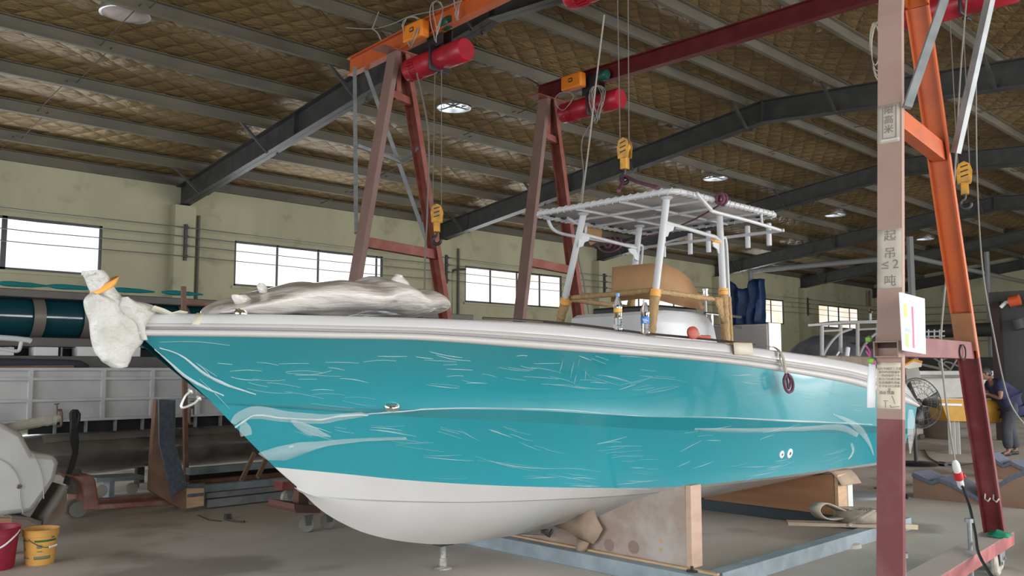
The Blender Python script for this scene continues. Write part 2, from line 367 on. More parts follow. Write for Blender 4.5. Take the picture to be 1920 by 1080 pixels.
# wall conductors on insulator brackets
wirem = mat('wire_grey', (.10,.10,.11), .5)
for k, z in enumerate([4.52, 4.33, 4.14, 3.92]):
    m = MB(); m.tube([(x_, YB - .42, z - (.03 if j % 2 else 0)) for j, x_ in enumerate([XW, -2, 2.2, 5, 7.83, 11.4, 14.9, 18, 21.4, 25, 28.2, 31.5, 34.75, 38, XE])], .009, 6)
    tag(m.build('power_wire', wirem), 'bare grey wire along the back wall, %s of the four' % ['topmost', 'second from the top', 'third from the top', 'lowest'][k], 'wire', 'wires along the back wall')
bl = ['on the pilaster right of the leftmost window', 'on the pilaster behind the left rusty gantry leg', 'behind the wrapped T-top leg', 'on the pilaster behind the blue tarp', 'on the pilaster between the two small far windows']
for x, l in zip(PIL[1:], bl):
    e = empty('insulator_bracket', (x, YB - .28, 4.2), 'dark insulator bracket holding four wires, ' + l, 'insulator', 'insulator brackets on the back wall')
    MB().box(x-.03, x+.03, YB-.34, YB-.285, 3.84, 4.6).build('bracket_plate', rafm, e)
    for z in [4.52, 4.33, 4.14, 3.92]:
        MB().lathe([(.015,0),(.03,.01),(.03,.03),(.018,.04),(.03,.05),(.03,.07),(.012,.08)], (x, YB-.34, z), 10, (0,-1,0)).build('insulator', mat('porcelain_brown', (.12,.08,.07), .3), e)
for x, l in [(8.22, 'beside the pilaster right of the leftmost window'), (15.55, 'left of the window behind the middle gantry leg')]:
    MBp = MB(); MBp.tube([(x, YB-.06, 0), (x, YB-.06, 4.86)], .03, 8); tag(MBp.build('downpipe', mat('pipe_grey', (.12,.12,.11), .5)), 'thin vertical grey pipe ' + l, 'pipe')

# ------------------------------------------------------------------ gantry cranes
def channel_leg(a, b, flip, m, parent, name='leg'):
    k = MB(); k.chan(a, b, wd, fl_, up=(1 if not flip else -1, 0, 0)); return k.build(name, m, parent, smooth=0)
def leg_at(pl, z):
    for a, b in zip(pl, pl[1:]):
        if z <= b.z + 1e-6: return a + (b-a)*((z-a.z)/(b.z-a.z))
    return pl[-1]
def aframe(Lp, Rp, root, mats, strut, wheels, wd=.2, fl_=.075):
    """Lp, Rp: leg polylines; mats: left upper, left lower, right upper, right lower"""
    Lp = [V(p) for p in Lp]; Rp = [V(p) for p in Rp]
    zt = 5.86; ax = (Rp[0]-Lp[0]); ax.z = 0; ax.normalize(); nr = V((-ax.y, ax.x, 0))
    def ch(a, b, fl, m, name):
        k = MB(); k.chan(a, b, wd, fl_, up=ax*(1 if not fl else -1)); return k.build(name, m, root, smooth=0)
    for pl, fl, mu, ml, zsp in ((Lp, False, mats[0], mats[1], 1.30), (Rp, True, mats[2], mats[3], 1.70)):
        s_ = leg_at(pl, zsp); rest = [s_] + [p for p in pl[1:] if p.z > zsp]
        ch(pl[0], s_, fl, ml, 'lower_leg')
        for a, b in zip(rest, rest[1:]): ch(a, b, fl, mu, 'upper_leg')
    for z in (1.74, 3.2, 5.25):
        a, b_ = leg_at(Lp, z + (.0 if z < 2 else .03)), leg_at(Rp, z - (.0 if z < 2 else .03))
        k = MB(); k.bar(a + ax*.02, b_ - ax*.01, .1 if z < 2 else .09, .13 if z < 4 else .1)
        k.build('crossbar', mats[1] if z < 2 else mats[2], root, smooth=0, bevel=.004)
    tm = (Lp[-1]+Rp[-1])/2
    k = MB(); k.bar(leg_at(Lp, 5.2) + ax*.2, tm, .07); k.build('head_strut', mats[2], root, smooth=0)
    k = MB(); k.bar(tm - ax*.34, tm + ax*.34, .24, .02); k.build('head_plate', mats[2], root, smooth=0)
    a = V((Lp[0].x, Lp[0].y, .25)) - ax*.55; b_ = V((Rp[0].x, Rp[0].y, .25)) + ax*.16
    k = MB(); k.bar(a, b_, .2, .1); bb = k.build('base_beam', basem, root, smooth=0, bevel=.004)
    for wp in [a + ax*.14] + ([b_ - ax*.1, b_ - ax*.32 - nr*.03] if wheels else [b_ - ax*.1]):
        c = V((wp.x, wp.y, .1))
        wh = MB(); wh.lathe([(.0,-.025),(.05,-.025),(.09,-.022),(.1,-.01),(.1,.01),(.09,.022),(.05,.025),(0,.025)], c, 24, nr)
        wh.build('wheel', mat('cream_wheel', (.5,.47,.4), .5, c2=(.3,.28,.25), ns=20), root)
        f_ = MB(); f_.bar(c + V((0,0,.09)) - ax*.05, c + V((0,0,.09)) + ax*.05, .09, .02)
        for s2 in (-.04, .034): f_.prism([c + nr*s2 - ax*.05 + V((0,0,.09)), c + nr*s2 + ax*.05 + V((0,0,.09)), c + nr*s2 + ax*.02 - V((0,0,.02)), c + nr*s2 - ax*.02 - V((0,0,.02))], nr*.006)
        f_.tube([c - nr*.05, c + nr*.05], .012, 8); f_.build('castor_fork', galv, root)
    if strut:
        s_ = strut; e = s_.normalized()
        q1, q2 = tm - ax*.1 + s_, tm + ax*.1 + s_
        k = MB(); k.bar(leg_at(Lp, 3.25 if wheels else 3.35) + e*.11, q1, .05, .05); k.build('slanted_strut', galv, root, smooth=0)
        k = MB(); k.bar(leg_at(Rp, 3.15) + e*.11, q2, .05, .05); k.build('slanted_strut', galv, root, smooth=0)
        k = MB(); m1 = (leg_at(Lp, 3.35)+q1)/2; m2 = (leg_at(Rp, 3.15)+q2)/2
        k.bar(m1, m2, .045); k.bar(leg_at(Rp, 4.62), m2, .045); k.build('strut_tie', galv, root, smooth=0)
    return bb
g1 = empty('gantry_crane', (6.8, 5.85, 0), 'gantry crane with orange beam, its pink taped near leg before the boat stern', 'crane', 'gantry cranes over the boat')
k = MB(); k.ibeam((6.45, 1.1, 5.99), (7.07, 10.6, 5.99), .12, .25); k.build('beam', orangep, g1, smooth=0)
NYL = lambda x: 2.42 + .0875*(x-7.76)
nl = [(5.25, NYL(5.27)+.02, .3), (5.68, NYL(5.68)+.02, 3.92), (6.15, NYL(6.15)+.02, 5.86)]
nr_ = [(7.76, NYL(7.76), .3), (6.85, NYL(6.85), 2.6), (6.27, NYL(6.27), 4.15), (6.42, NYL(6.42), 5.86)]
aframe([(5.89,9.35,.3),(6.90,9.35,5.86)], [(8.34,9.35,.3),(7.12,9.35,5.86)], g1, (dust2, dust2, rustp, dkredp), V((.0,.9,0)), False)
aframe(nl, nr_, g1, (dustp, dkredp, orangep, dkredp), V((0,-.9,0)), True, .15, .05)
for px, py, yy in ((1693,1042,2.20), (1817,977,2.33)):
    q = P(px, py, Y=yy); k = MB(); k.tube([(q.x, q.y, .03), (q.x, q.y, q.z)], .016, 8); k.lathe([(0,-.0),(.03,0),(.03,.028),(0,.028)], (q.x, q.y, q.z-.01), 6); k.build('jacking_bolt', galv, g1)
g2 = empty('gantry_crane', (9.95, 5.85, 0), 'gantry crane with dark red beam over the middle of the boat', 'crane', 'gantry cranes over the boat')
k = MB(); k.ibeam((9.95, 1.1, 5.99), (9.95, 9.55, 5.99), .12, .25); k.build('beam', mat('crimson_beam_paint', (.085,.004,.007), .45, c2=(.115,.012,.014), ns=4), g2, smooth=0)
aframe([(8.95,9.35,.3),(9.84,9.35,5.86)], [(11.1,9.35,.3),(10.06,9.35,5.86)], g2, (dust2, dust2, rustp, dkredp), None, False)
aframe([(8.95,1.9,.3),(9.84,1.9,5.86)], [(11.1,1.9,.3),(10.06,1.9,5.86)], g2, (dustp, dkredp, rustp, dkredp), None, False)
# ------------------------------------------------------------------ the boat
YC = 5.3
boat = empty('center_console_boat', (5.5, YC, 0), 'teal and white centre console fishing boat wrapped in clear film on cradles', 'boat')
def bfun(B, X0, Ln, p, ta=0):
    def f(X):
        t_ = min(max((X - X0) / Ln, 0), 1)
        return B * math.sin(math.pi/2 * t_**p) - ta * max(0, X - 7.5)
    return f
XN = 10.58
def curve(pts, bf, start=None):
    """walk the profile stations and give each its half breadth"""
    out = []
    for px, py in pts:
        r = ray(px, py); lo, hi = 1.0, 20.0
        for _ in range(50):
            t_ = (lo + hi)/2
            if r.y*t_ > YC - bf(r.x*t_): hi = t_
            else: lo = t_
        out.append(V((r.x*t_, r.y*t_, EYE + r.z*t_)))
    return out
def resample(c, n, pw=1.35, x0=None, x1=None):
    c = spline(c, 10)
    x0 = c[0].x; x1 = x1 or c[-1].x; out = []
    for i in range(n):
        X = x0 + (x1 - x0) * (i/(n-1))**pw
        for a, b_ in zip(c, c[1:]):
            if b_.x >= X - 1e-6: 
                k = (X - a.x)/max(b_.x - a.x, 1e-6); out.append(a + (b_-a)*max(0, min(1.0, k))); break
        else: out.append(c[-1] + (c[-1]-c[-2]).normalized()*(X-c[-1].x))
    return out
bs = bfun(1.30, 2.02, 4.6, .70, .03)
bk = bfun(1.27, 2.62, 5.2, .82, .03); bl_ = bfun(1.21, 2.66, 5.4, .84, .03)
bp_ = bfun(1.14, 3.0, 5.6, .86, .03); bc = bfun(1.10, 3.13, 5.8, .88, .03)
C_top = curve([(272,587),(400,588),(520,589),(640,592),(760,595),(853,598),(1000,605),(1100,614),(1207,628),(1280,635),(1360,643),(1467,658),(1560,671),(1630,685),(1680,702),(1700,716),(1712,736)], bs)
C_rail = curve([(262,629),(400,630),(520,632),(640,634),(760,636),(853,641),(1000,652),(1140,662),(1280,673),(1413,688),(1560,712),(1620,726),(1692,753),(1714,761)], bs)
C_k1 = curve([(398,755),(500,759),(640,764),(760,768),(900,768),(1000,770),(1100,775),(1200,781),(1280,783),(1400,786),(1500,791),(1600,796),(1640,799),(1694,803)], bk)
C_k2 = curve([(400,758),(500,764),(640,773),(760,781),(900,787),(1000,792),(1100,798),(1200,804),(1280,807),(1400,809),(1500,811),(1600,812),(1640,812),(1692,813)], bl_)
C_p = curve([(515,876),(640,888),(760,900),(900,909),(1050,914),(1190,915),(1290,911),(1400,900),(1500,888),(1640,868),(1685,861)], bp_)
C_c = curve([(557,913),(600,929),(700,937),(853,941),(960,939),(1060,935),(1165,929),(1290,917),(1400,904),(1500,892),(1640,872),(1684,865)], bc)
NS = 70
rT = resample(C_top, NS, x1=XN+.05); rR = resample(C_rail, NS, x1=XN+.05); r1 = resample(C_k1, NS, x1=XN); r2 = resample(C_k2, NS, x1=XN); rP = resample(C_p, NS, x1=XN-.08); rC = resample(C_c, NS, x1=XN-.1)
keelpts = [P(a, b_, Y=YC) for a, b_ in [(557,913),(600,955),(650,985),(700,1004),(770,1017),(850,1020),(950,1006)]] + [V((6.2,YC,.26)), V((8,YC,.26)), V((10.2,YC,.26))]
rK = resample(keelpts, NS, pw=1.5, x1=XN-.12)
def blend(a, b_, n, bulge=0, e0=0):
    rows = []
    for j in range(n+1):
        k = j/n; rows.append([p.lerp(q, k) + V((0, bulge(i/(NS-1))*4*k*(1-k) if bulge else 0, 0)) for i, (p, q) in enumerate(zip(a, b_))])
    return rows
def rows_mirror(rows): return [[V((p.x, 2*YC-p.y, p.z)) for p in r] for r in rows]
flare = lambda s: .085*math.sin(math.pi*min(1, s*1.6))**1.0 * (1 if s < .62 else 0)
top_rows = blend(rR, r1, 10, flare); step_rows = blend(r1, r2, 2); low_rows = blend(r2, rP, 8, lambda s: .03*math.sin(math.pi*s))
white_rows = blend(rP, rC, 2)
lip = [p + V((0, .035*min(1, (i/NS)*4), -.012)) for i, p in enumerate(rC)]
bot_rows = blend(lip, rK, 10, lambda s: -.03*math.sin(math.pi*min(1, s*1.2)))
hull = MB()
for rows, mi in ((top_rows,0),(step_rows,0),(low_rows,0),(white_rows,1),([rC, lip],1),(bot_rows,1)):
    hull.cur = mi; hull.grid(rows); hull.grid(rows_mirror(rows))
# transom
hull.cur = 0
prof = [rR[-1], r1[-1], r2[-1], rP[-1]]; mp_ = [V((p.x, 2*YC-p.y, p.z)) for p in prof]
for a, b_, c_, d_ in zip(prof, prof[1:], mp_, mp_[1:]): hull.add([a, b_, d_, c_], [(0,1,2,3)])
hull.cur = 1; hull.add([rP[-1], rC[-1], rK[-1], V((rC[-1].x, 2*YC-rC[-1].y, rC[-1].z)), mp_[-1]], [(0,1,2,3,4)])
hull.build('hull', [teal, whitegel], boat, smooth=28)
def hull_pt(px, py, off=.004):
    """point on the near topside in line with a profile station, pushed outwards"""
    rows = top_rows + step_rows + low_rows; r = ray(px, py); best = None
    for g in rows:
        for p in g:
            d_ = V(p) - V((0,0,EYE)); k = d_.dot(r)/r.length_squared; e = (d_ - r*k).length
            if best is None or e < best[0]: best = (e, k)
    k = best[1]; o = V((0,0,EYE)) + r*k
    return o + V((0, -off, 0))
# exact surface hit through a bvh of the near side
from mathutils.bvhtree import BVHTree
hb = MB()
for rows in (top_rows, step_rows, low_rows, white_rows, bot_rows): hb.grid(rows)
bvh = BVHTree.FromPolygons([tuple(v) for v in hb.v], hb.f)
def on_hull(px, py, off=.004):
    r = ray(px, py).normalized(); h = bvh.ray_cast(V((0,0,EYE)), r)
    if h[0] is None: return None
    n = h[1] if h[1].dot(r) < 0 else -h[1]
    return h[0] + n*off, n

# gunwale cap, rub rail, deck
def offs(r, d, z=0):
    out = []
    for i, p in enumerate(r):
        a = r[max(i-1,0)]; b_ = r[min(i+1,len(r)-1)]; t_ = (b_-a); n = V((t_.y, -t_.x, 0)).normalized()
        if n.y > 0: n = -n
        out.append(p + n*d + V((0,0,z)))
    return out
gun = MB()
mid = [a.lerp(b_, .42) for a, b_ in zip(rT, rR)]
inner = [V((p.x + (.12 if i < 12 else .03), min(YC-.0, p.y + .30), p.z + .015)) for i, p in enumerate(rT)]
in2 = [V((p.x, p.y, p.z - .04)) for p in inner]
well = [V((p.x, min(YC, p.y+.01), max(1.32, p.z - .55))) for p in inner]
capr = [rR, mid, offs(rT, -.012, -.02), offs(rT, -.035), inner]
ia = next(i for i, p in enumerate(inner) if p.x > 5.5); capw = [r_[ia:] for r_ in (inner, in2, well)]
gun.grid(capr); gun.grid(rows_mirror(capr)); gun.grid(capw); gun.grid(rows_mirror(capw))
gun.build('gunwale', mat('white_deck_gelcoat', (.58,.58,.59), .3, coat=.3), boat, smooth=50)
rail = MB()
def at_k(k, o): return offs([a.lerp(b_, k) for a, b_ in zip(rT, rR)], o)
rr_ = [at_k(.44, 0), at_k(.47, .014), at_k(.60, .02), at_k(.63, .006), at_k(.72, .006), at_k(.74, .022), at_k(.82, .034), at_k(.92, .034), at_k(1.0, .022), at_k(1.03, -.005)]
rail.grid(rr_); rail.grid(rows_mirror(rr_))
ro = rail.build('rub_rail', mat('white_vinyl_rail', (.56,.54,.52), .35), boat, smooth=60)
ins = MB(); ii = [at_k(.635, .004), at_k(.65, .012), at_k(.71, .012), at_k(.725, .004)]; ins.grid(ii); ins.grid(rows_mirror(ii)); ins.build('rail_insert', mat('grey_rail_insert', (.25,.24,.27), .4), ro, smooth=60)
# foredeck and cockpit sole
dk = MB(); k0 = [p for p in inner if p.x < 5.6]
for a, b_ in zip(k0, k0[1:]): dk.add([a, b_, V((b_.x, 2*YC-b_.y, b_.z)), V((a.x, 2*YC-a.y, a.z))], [(0,1,2,3)])
e_ = k0[-1]; dk.add([e_, V((e_.x, 2*YC-e_.y, e_.z)), V((e_.x, 2*YC-e_.y, 1.32)), V((e_.x, e_.y, 1.32))], [(0,1,2,3)])
dk.box(5.6, XN-.1, YC-.8, YC+.8, 1.15, 1.18)
dk.box(XN-.35, XN-.02, YC-1.0, YC+1.0, 1.02, 1.4)
dk.build('deck', MATS['white_deck_gelcoat'], boat, smooth=0)

# hull fittings
p, n = on_hull(735, 763, .004)
m = MB(); m.lathe([(.045,-.01),(.043,.0),(.036,.012),(.02,.022),(0,.025)], (0,0,0), 20)
o_ = m.build('bow_light', mat('chrome', (.75,.73,.72), .12, 1), boat)
q = n.to_track_quat('Z', 'X'); T = Matrix.Translation(p) @ q.to_matrix().to_4x4() @ Matrix.Diagonal((.75,1.25,1.5,1)); o_.data.transform(T)
MB().lathe([(0,0),(.006,.001),(.006,.004),(0,.004)], p + n*.03, 8, n).build('bow_light_lens', mat('dark_lens', (.05,.02,.02), .3), o_)
for px, py, s_ in ((1465, 852, .8), (1480, 850, 1.0)):
    p, n = on_hull(px, py, .0)
    e = MB(); e.lathe([(.046*s_,-.002),(.046*s_,.008),(.034*s_,.014),(.018*s_,.012),(.018*s_,.002),(0,.002)], p, 22, n)
    o_ = e.build('through_hull_fitting', mat('white_plastic', (.85,.85,.85), .3), boat); MB().lathe([(.017*s_,.006),(0,.006)], p, 14, n).build('drain_hole', rodm, o_)
# bow eye on the stem
a, b_ = P(358, 733, Y=YC), P(374, 746, Y=YC)
m = MB(); d_ = (P(345,760,Y=YC)-P(366,740,Y=YC)).normalized()
m.tube(spline([a, a + d_*.05, P(356,768,Y=YC) if False else a.lerp(b_,.5) + d_*.115, b_ + d_*.05, b_], 6), .0075, 8)
m.lathe([(0,-.0),(.02,0),(.018,.01),(0,.012)], a, 12, d_); m.lathe([(0,0),(.02,0),(.018,.01),(0,.012)], b_, 12, d_)
m.build('bow_eye', mat('white_metal', (.8,.8,.79), .3, .6), boat)

# console
wh2 = mat('white_console_gelcoat', (.64,.65,.67), .35, c2=(.58,.59,.61), ns=3, coat=.2)
def loop(pts, z, sh=0): return [V((x, y, z)) for x, y in pts]
con = MB()
base = []
for x, y in [(6.48,5.3),(6.46,4.98),(6.50,4.82),(6.62,4.74),(6.9,4.72),(7.25,4.72),(7.48,4.74),(7.52,4.9),(7.52,5.3)]: base.append((x, y))
base += [(x, 2*5.32-y) for x, y in base[::-1][1:-1]]
lv = [(1.05, 0, 0), (1.75, .0, .0), (2.02, .02, -.05), (2.10, .06, -.10), (2.14, .2, -.16)]
rows = []
for z, inn, aft in lv:
    r_ = []
    for x, y in base:
        cx, cy = 7.0, 5.32; k = 1 - inn*.5
        xx = cx + (x-cx)*k; yy = cy + (y-cy)*k
        if x > 7.3: xx += aft*1.5
        r_.append(V((xx, yy, z if x > 6.6 else z - .05*inn)))
    rows.append(r_)
con.grid(rows, close=True); con.add(rows[-1], [tuple(range(len(base)))])
co = con.build('console', wh2, boat, smooth=40, bevel=.01)
m = MB(); m.grid([[V((6.30,4.95,1.05)),V((6.22,5.3,1.05)),V((6.30,5.75,1.05))],[V((6.30,4.95,1.72)),V((6.22,5.3,1.72)),V((6.30,5.75,1.72))],[V((6.36,4.97,1.84)),V((6.30,5.3,1.86)),V((6.36,5.72,1.84))],[V((6.6,4.97,1.90)),V((6.6,5.3,1.92)),V((6.6,5.72,1.90))]])
m.build('console_seat', wh2, co, smooth=60, solid=.04)
MB().box(6.7, 7.35, 4.9, 5.7, 2.12, 2.2).build('dash', mat('black_plastic', (.02,.02,.022), .4), co, bevel=.02)
m = MB()
for z in (2.14, 2.03): m.tube([(7.3, 4.78, z), (7.95, 4.78, z-.01)], .014, 8)
m.tube([(7.42,4.78,1.95),(7.42,4.78,2.14)], .014, 8); m.build('seat_rail', mat('polished_steel', (.6,.6,.62), .2, 1), co)
# aft white box
m = MB(); m.box(8.12, 8.36, 4.58, 5.95, 1.05, 2.06)
ls = m.build('leaning_post', mat('pale_grey_laminate', (.44,.42,.41), .6), boat, bevel=.012)
MB().box(8.13, 8.37, 4.565, 4.58, 1.05, 2.07).build('end_panel', whitegel, ls, smooth=0, bevel=.003)

# T-top
ZT = 3.12
wtube = mat('white_powder_coat', (.53,.54,.56), .35); canv = mat('white_canopy_cloth', (.66,.63,.61), .8, c2=(.61,.58,.56), ns=4)
kraft = mat('kraft_paper', (.46,.30,.14), .75, c2=(.38,.25,.12), ns=14, nd=6, bump=1.0, bs=35)
orng = mat('orange_tape', (.85,.40,.08), .5)
tt = MB()
x0, x1, ya, yb_ = 6.16, 7.93, 4.32, 5.98
def rc(x0, x1, y0, y1, r, z, n=5):
    out = []
    for cx, cy, a0 in ((x1-r,y0+r,-90),(x1-r,y1-r,0),(x0+r,y1-r,90),(x0+r,y0+r,180)):
        for k in range(n+1):
            a = R(a0 + 90*k/n); out.append(V((cx+r*math.cos(a), cy+r*math.sin(a), z)))
    return out
tt.tube(rc(x0,x1,ya,yb_,.12,ZT), .026, 10, closed=True)
tf = tt.build('t_top_frame', wtube, boat)
cl = MB(); lo_ = rc(x0+.01,x1-.01,ya+.01,yb_-.01,.12,ZT+.012); cen = V(((x0+x1)/2,(ya+yb_)/2,ZT+.03))
ring2 = [p.lerp(cen, .5) + V((0,0,.02)) for p in lo_]
cl.grid([lo_, ring2, [cen]*len(lo_)], close=True); cl.build('canopy', canv, tf, smooth=60, solid=.012)
lc = MB(); fr_ = rc(x0,x1,ya,yb_,.12,ZT); per = fr_ + [fr_[0]]; lac = []; acc = 0
for a, b_ in zip(per, per[1:]):
    n_ = max(1, int((b_-a).length/.012)); t_ = (b_-a).normalized(); s_ = t_.cross(V((0,0,1)))
    for k in range(n_):
        c_ = a.lerp(b_, k/n_); acc += (b_-a).length/n_; q = 2*math.pi*acc/.085
        lac.append(c_ + s_*math.cos(q)*.030 + V((0,0,1))*math.sin(q)*.030)
lc.tube(lac, .004, 4, closed=True)
lc.build('lacing', mat('lacing_cord', (.62,.62,.62), .6), tf)
slots = MB()
for k in range(10):
    y = ya + .17 + k*.15; slots.box(x1-.05, x1-.035, y, y+.05, ZT-.008, ZT+.003)
    x = x0 + .2 + k*.155; slots.box(x, x+.06, yb_-.05, yb_-.035, ZT-.008, ZT+.003)
slots.build('lace_slots', rodm, tf, smooth=0)
for a, b_ in (((x0,4.9,ZT-.02),(x1,4.9,ZT-.02)), ((x0,5.42,ZT-.02),(x1,5.42,ZT-.02)), ((6.62,ya,ZT-.025),(6.62,yb_,ZT-.025)), ((7.05,ya,ZT-.02),(7.05,yb_,ZT-.02)), ((7.55,ya,ZT-.025),(7.55,yb_,ZT-.025))):
    k = MB(); k.tube([a, b_], .014, 8); k.build('roof_bow', wtube, tf)
# lower antenna / rod rail
zl = 2.97
rl = MB(); A0 = P(1306,362,Z=ZT-.01); A1 = P(1334,394,Y=A0.y); CN = V((7.97, 4.30, zl)); CF = V((7.97, 6.0, zl))
rl.tube(spline([A0, A0.lerp(A1,.9), A1 + V((.06,0,-.01)), A1.lerp(CN, .5), CN - V((.1,0,0)), CN + V((-.02,.03,0)), CN + V((0,.12,0)), CF - V((0,.12,0)), CF + V((-.02,-.02,0)), CF - V((.15,0,0)), V((6.9,6.0,zl)), V((6.5,6.0,zl+.02)), V((6.38,6.0,ZT-.02))], 6), .017, 8)
rl.tube([(7.6,4.31,zl),(7.6,4.32,ZT)], .013, 8); rl.tube([(6.95,6.0,zl),(6.95,5.98,ZT)], .013, 8)
rl.build('rear_rail', wtube, tf)
for py_, nm in ((4.46,0),(4.70,0),(5.17,0),(5.40,0),(5.75,0)):
    k = MB(); k.lathe([(.022,-.115),(.026,-.11),(.026,.11),(.022,.115),(.022,-.1),(0,-.1)], (7.99,py_,zl-.02), 14); k.build('rod_holder', wtube, tf)
LEG = []
def tleg(ptop, pbot, wrapfrac, rad=.032):
    g = empty if False else None
    k = MB(); k.tube([ptop, pbot], rad, 14); lg = k.build('leg', wtube, tf)
    MB().lathe([(rad*1.7,.012),(rad*1.7,0),(rad,-.015)], V(ptop) , 16).build('leg_flange', wtube, lg)
    a = V(ptop).lerp(V(pbot), wrapfrac); n_ = 16; pts = [a.lerp(V(pbot), j/n_) for j in range(n_+1)]
    w_ = MB(); w_.tube(pts, [rad + .010 + .006*nz((j*.9, wrapfrac*9, 3.3)) + (.004 if j % 3 == 0 else 0) for j in range(n_+1)], 14); w_.build('paper_wrap', kraft, lg)
    w_ = MB(); w_.tube([a + (a-V(pbot)).normalized()*.02, a - (a-V(pbot)).normalized()*.04], rad+.014, 14); w_.build('orange_tape', orng, lg)
    LEG.append((V(ptop), V(pbot), a)); return lg
t1 = P(1094,402,Z=ZT-.03); t2 = P(1250,372,Z=ZT-.03); t3 = P(1349,403,Z=ZT-.03); t4 = P(1199,425,Z=ZT-.03)
YN, YFr = 4.55, 6.02
tleg(t1, P(1050,605,Y=YFr), .78); tleg(t2, P(1218,640,Y=YN), .66); tleg(t3, P(1362,660,Y=YN), .56); tleg(t4, P(1178,620,Y=YFr), .6)
def onleg(i, f): return LEG[i][0].lerp(LEG[i][1], f)
k = MB(); k.tube([onleg(1,.17), P(1335,443,Y=(onleg(1,.17).y+onleg(2,.2).y)/2)+V((.05,0,0)), onleg(2,.2)], .018, 10); k.build('side_rail', wtube, tf)
k = MB(); k.tube([onleg(0,.17), onleg(3,.2)], .018, 10); k.build('side_rail', wtube, tf)
k = MB(); k.tube(spline([onleg(2,.17)+V((.03,-.0,0)), onleg(2,.2)+V((.09,0,0)), onleg(2,.55)+V((.09,0,0)), onleg(2,.98)+V((.09,0,0))], 6), .017, 10); k.build('ladder_rail', wtube, tf)
k = MB(); k.tube([onleg(2,.6)+V((.09,0,0)), onleg(2,.97)+V((.09,0,0))], .024, 10); k.build('paper_wrap', kraft, tf)
k = MB(); k.tube(spline([onleg(3,.17)+V((.03,0,0)), onleg(3,.2)+V((.09,0,0)), onleg(3,.5)+V((.09,0,0))], 6), .015, 10); k.build('ladder_rail', wtube, tf)
k = MB(); k.tube([P(1065,408,Z=ZT-.02), onleg(0,.1)], .014, 8); k.build('brace', wtube, tf)
MB().tube([onleg(1,.17).lerp(onleg(2,.2),.86), onleg(2,.2)+V((-.01,0,0))], .024, 10).build('orange_tape', orng, tf)
# gusset plates at the rails
for i, f, s_ in ((0,.17,1),(1,.17,1),(2,.2,-1),(3,.2,-1)):
    a = onleg(i, f); pts = [a + V((0,0,-.0)), a + V((s_*.15,0,-.02)), a + V((s_*.13,0,-.06)), a + V((s_*.07,0,-.08)), a + V((s_*.05,0,-.12)), a + V((-.02*s_,0,-.14))]
    MB().prism([p - V((0,.006,0)) for p in pts], (0,.012,0)).build('gusset', wtube, tf, smooth=0)
# lower paper wrapped rails
def wrap_rail(a, b_):
    n_ = 14; pts = [a.lerp(b_, j/n_) for j in range(n_+1)]
    k = MB(); k.tube(pts, [.026 + .006*nz((j*.7, a.x, a.y)) for j in range(n_+1)], 12); k.build('wrapped_rail', kraft, tf)
wl = [P(1056,560,Y=YFr+.02), P(1222,545,Y=YN+.02), P(1352,563,Y=YN+.01), P(1182,577,Y=YFr)]
wrap_rail(wl[0], wl[1]); wrap_rail(wl[1], wl[2]); wrap_rail(wl[0], wl[3])
for c_, s_, d in ((wl[0],1,.16),(wl[1],1,.16),(wl[2],-1,.24)):   # paper bunched around the corner gussets
    rows = []
    for j in range(9):
        f = j/8; wdt = .14*(1-f)**.8 + .01
        rows.append([c_ + V((s_*(wdt*(u/6)), -.03*math.sin(math.pi*u/6) - .012 + .012*nz((u*1.7,j*1.3,c_.x)), .02 - d*f + .01*nz((u,j,2)))) for u in range(7)])
    k = MB(); k.grid(rows); k.build('bunched_paper', kraft, tf, smooth=50, solid=.01)

k = MB(); q = P(1323,551,Y=5.2); k.tube([(q.x,q.y,2.15), q], .012, 8); lp_ = k.build('light_pole', wtube, boat)
MB().lathe([(0,-.02),(.03,-.02),(.03,-.005),(.024,0),(.024,.035),(.03,.04),(.03,.05),(0,.052)], q, 16).build('stern_light', mat('chrome', (.75,.73,.72), .12, 1), lp_)
# ------------------------------------------------------------------ clear film on the hull
def filmmat(name, al, c=(.9,.92,.92)):
    m = mat(name, c, .18, alpha=al, bump=.5, bs=22); return m
def wrinkle_alpha(m, lo, hi, sc):
    t = m.node_tree; b = t.nodes['Principled BSDF']; tc = t.nodes.new('ShaderNodeTexCoord'); n = t.nodes.new('ShaderNodeTexNoise'); n.noise_type = 'RIDGED_MULTIFRACTAL'; n.inputs['Scale'].default_value = sc; n.inputs['Detail'].default_value = 3
    mp = t.nodes.new('ShaderNodeMapping'); mp.inputs['Scale'].default_value = (1, 1, 2.6); mp.inputs['Rotation'].default_value = (0, .35, 0); t.links.new(tc.outputs['Object'], mp.inputs[0]); t.links.new(mp.outputs[0], n.inputs['Vector'])
    r = t.nodes.new('ShaderNodeMapRange'); r.inputs[1].default_value = .55; r.inputs[2].default_value = 1.5; r.inputs[3].default_value = lo; r.inputs[4].default_value = hi; t.links.new(n.outputs[0], r.inputs[0]); t.links.new(r.outputs[0], b.inputs['Alpha'])
film = filmmat('clear_film', .30); wrinkle_alpha(film, .26, 1.0, 9); filmd = filmmat('dense_clear_film', .55)
crease = mat('film_crease_glint', (.88,.93,.93), .25, alpha=.48)  # see-through white that paints the highlights along the film creases
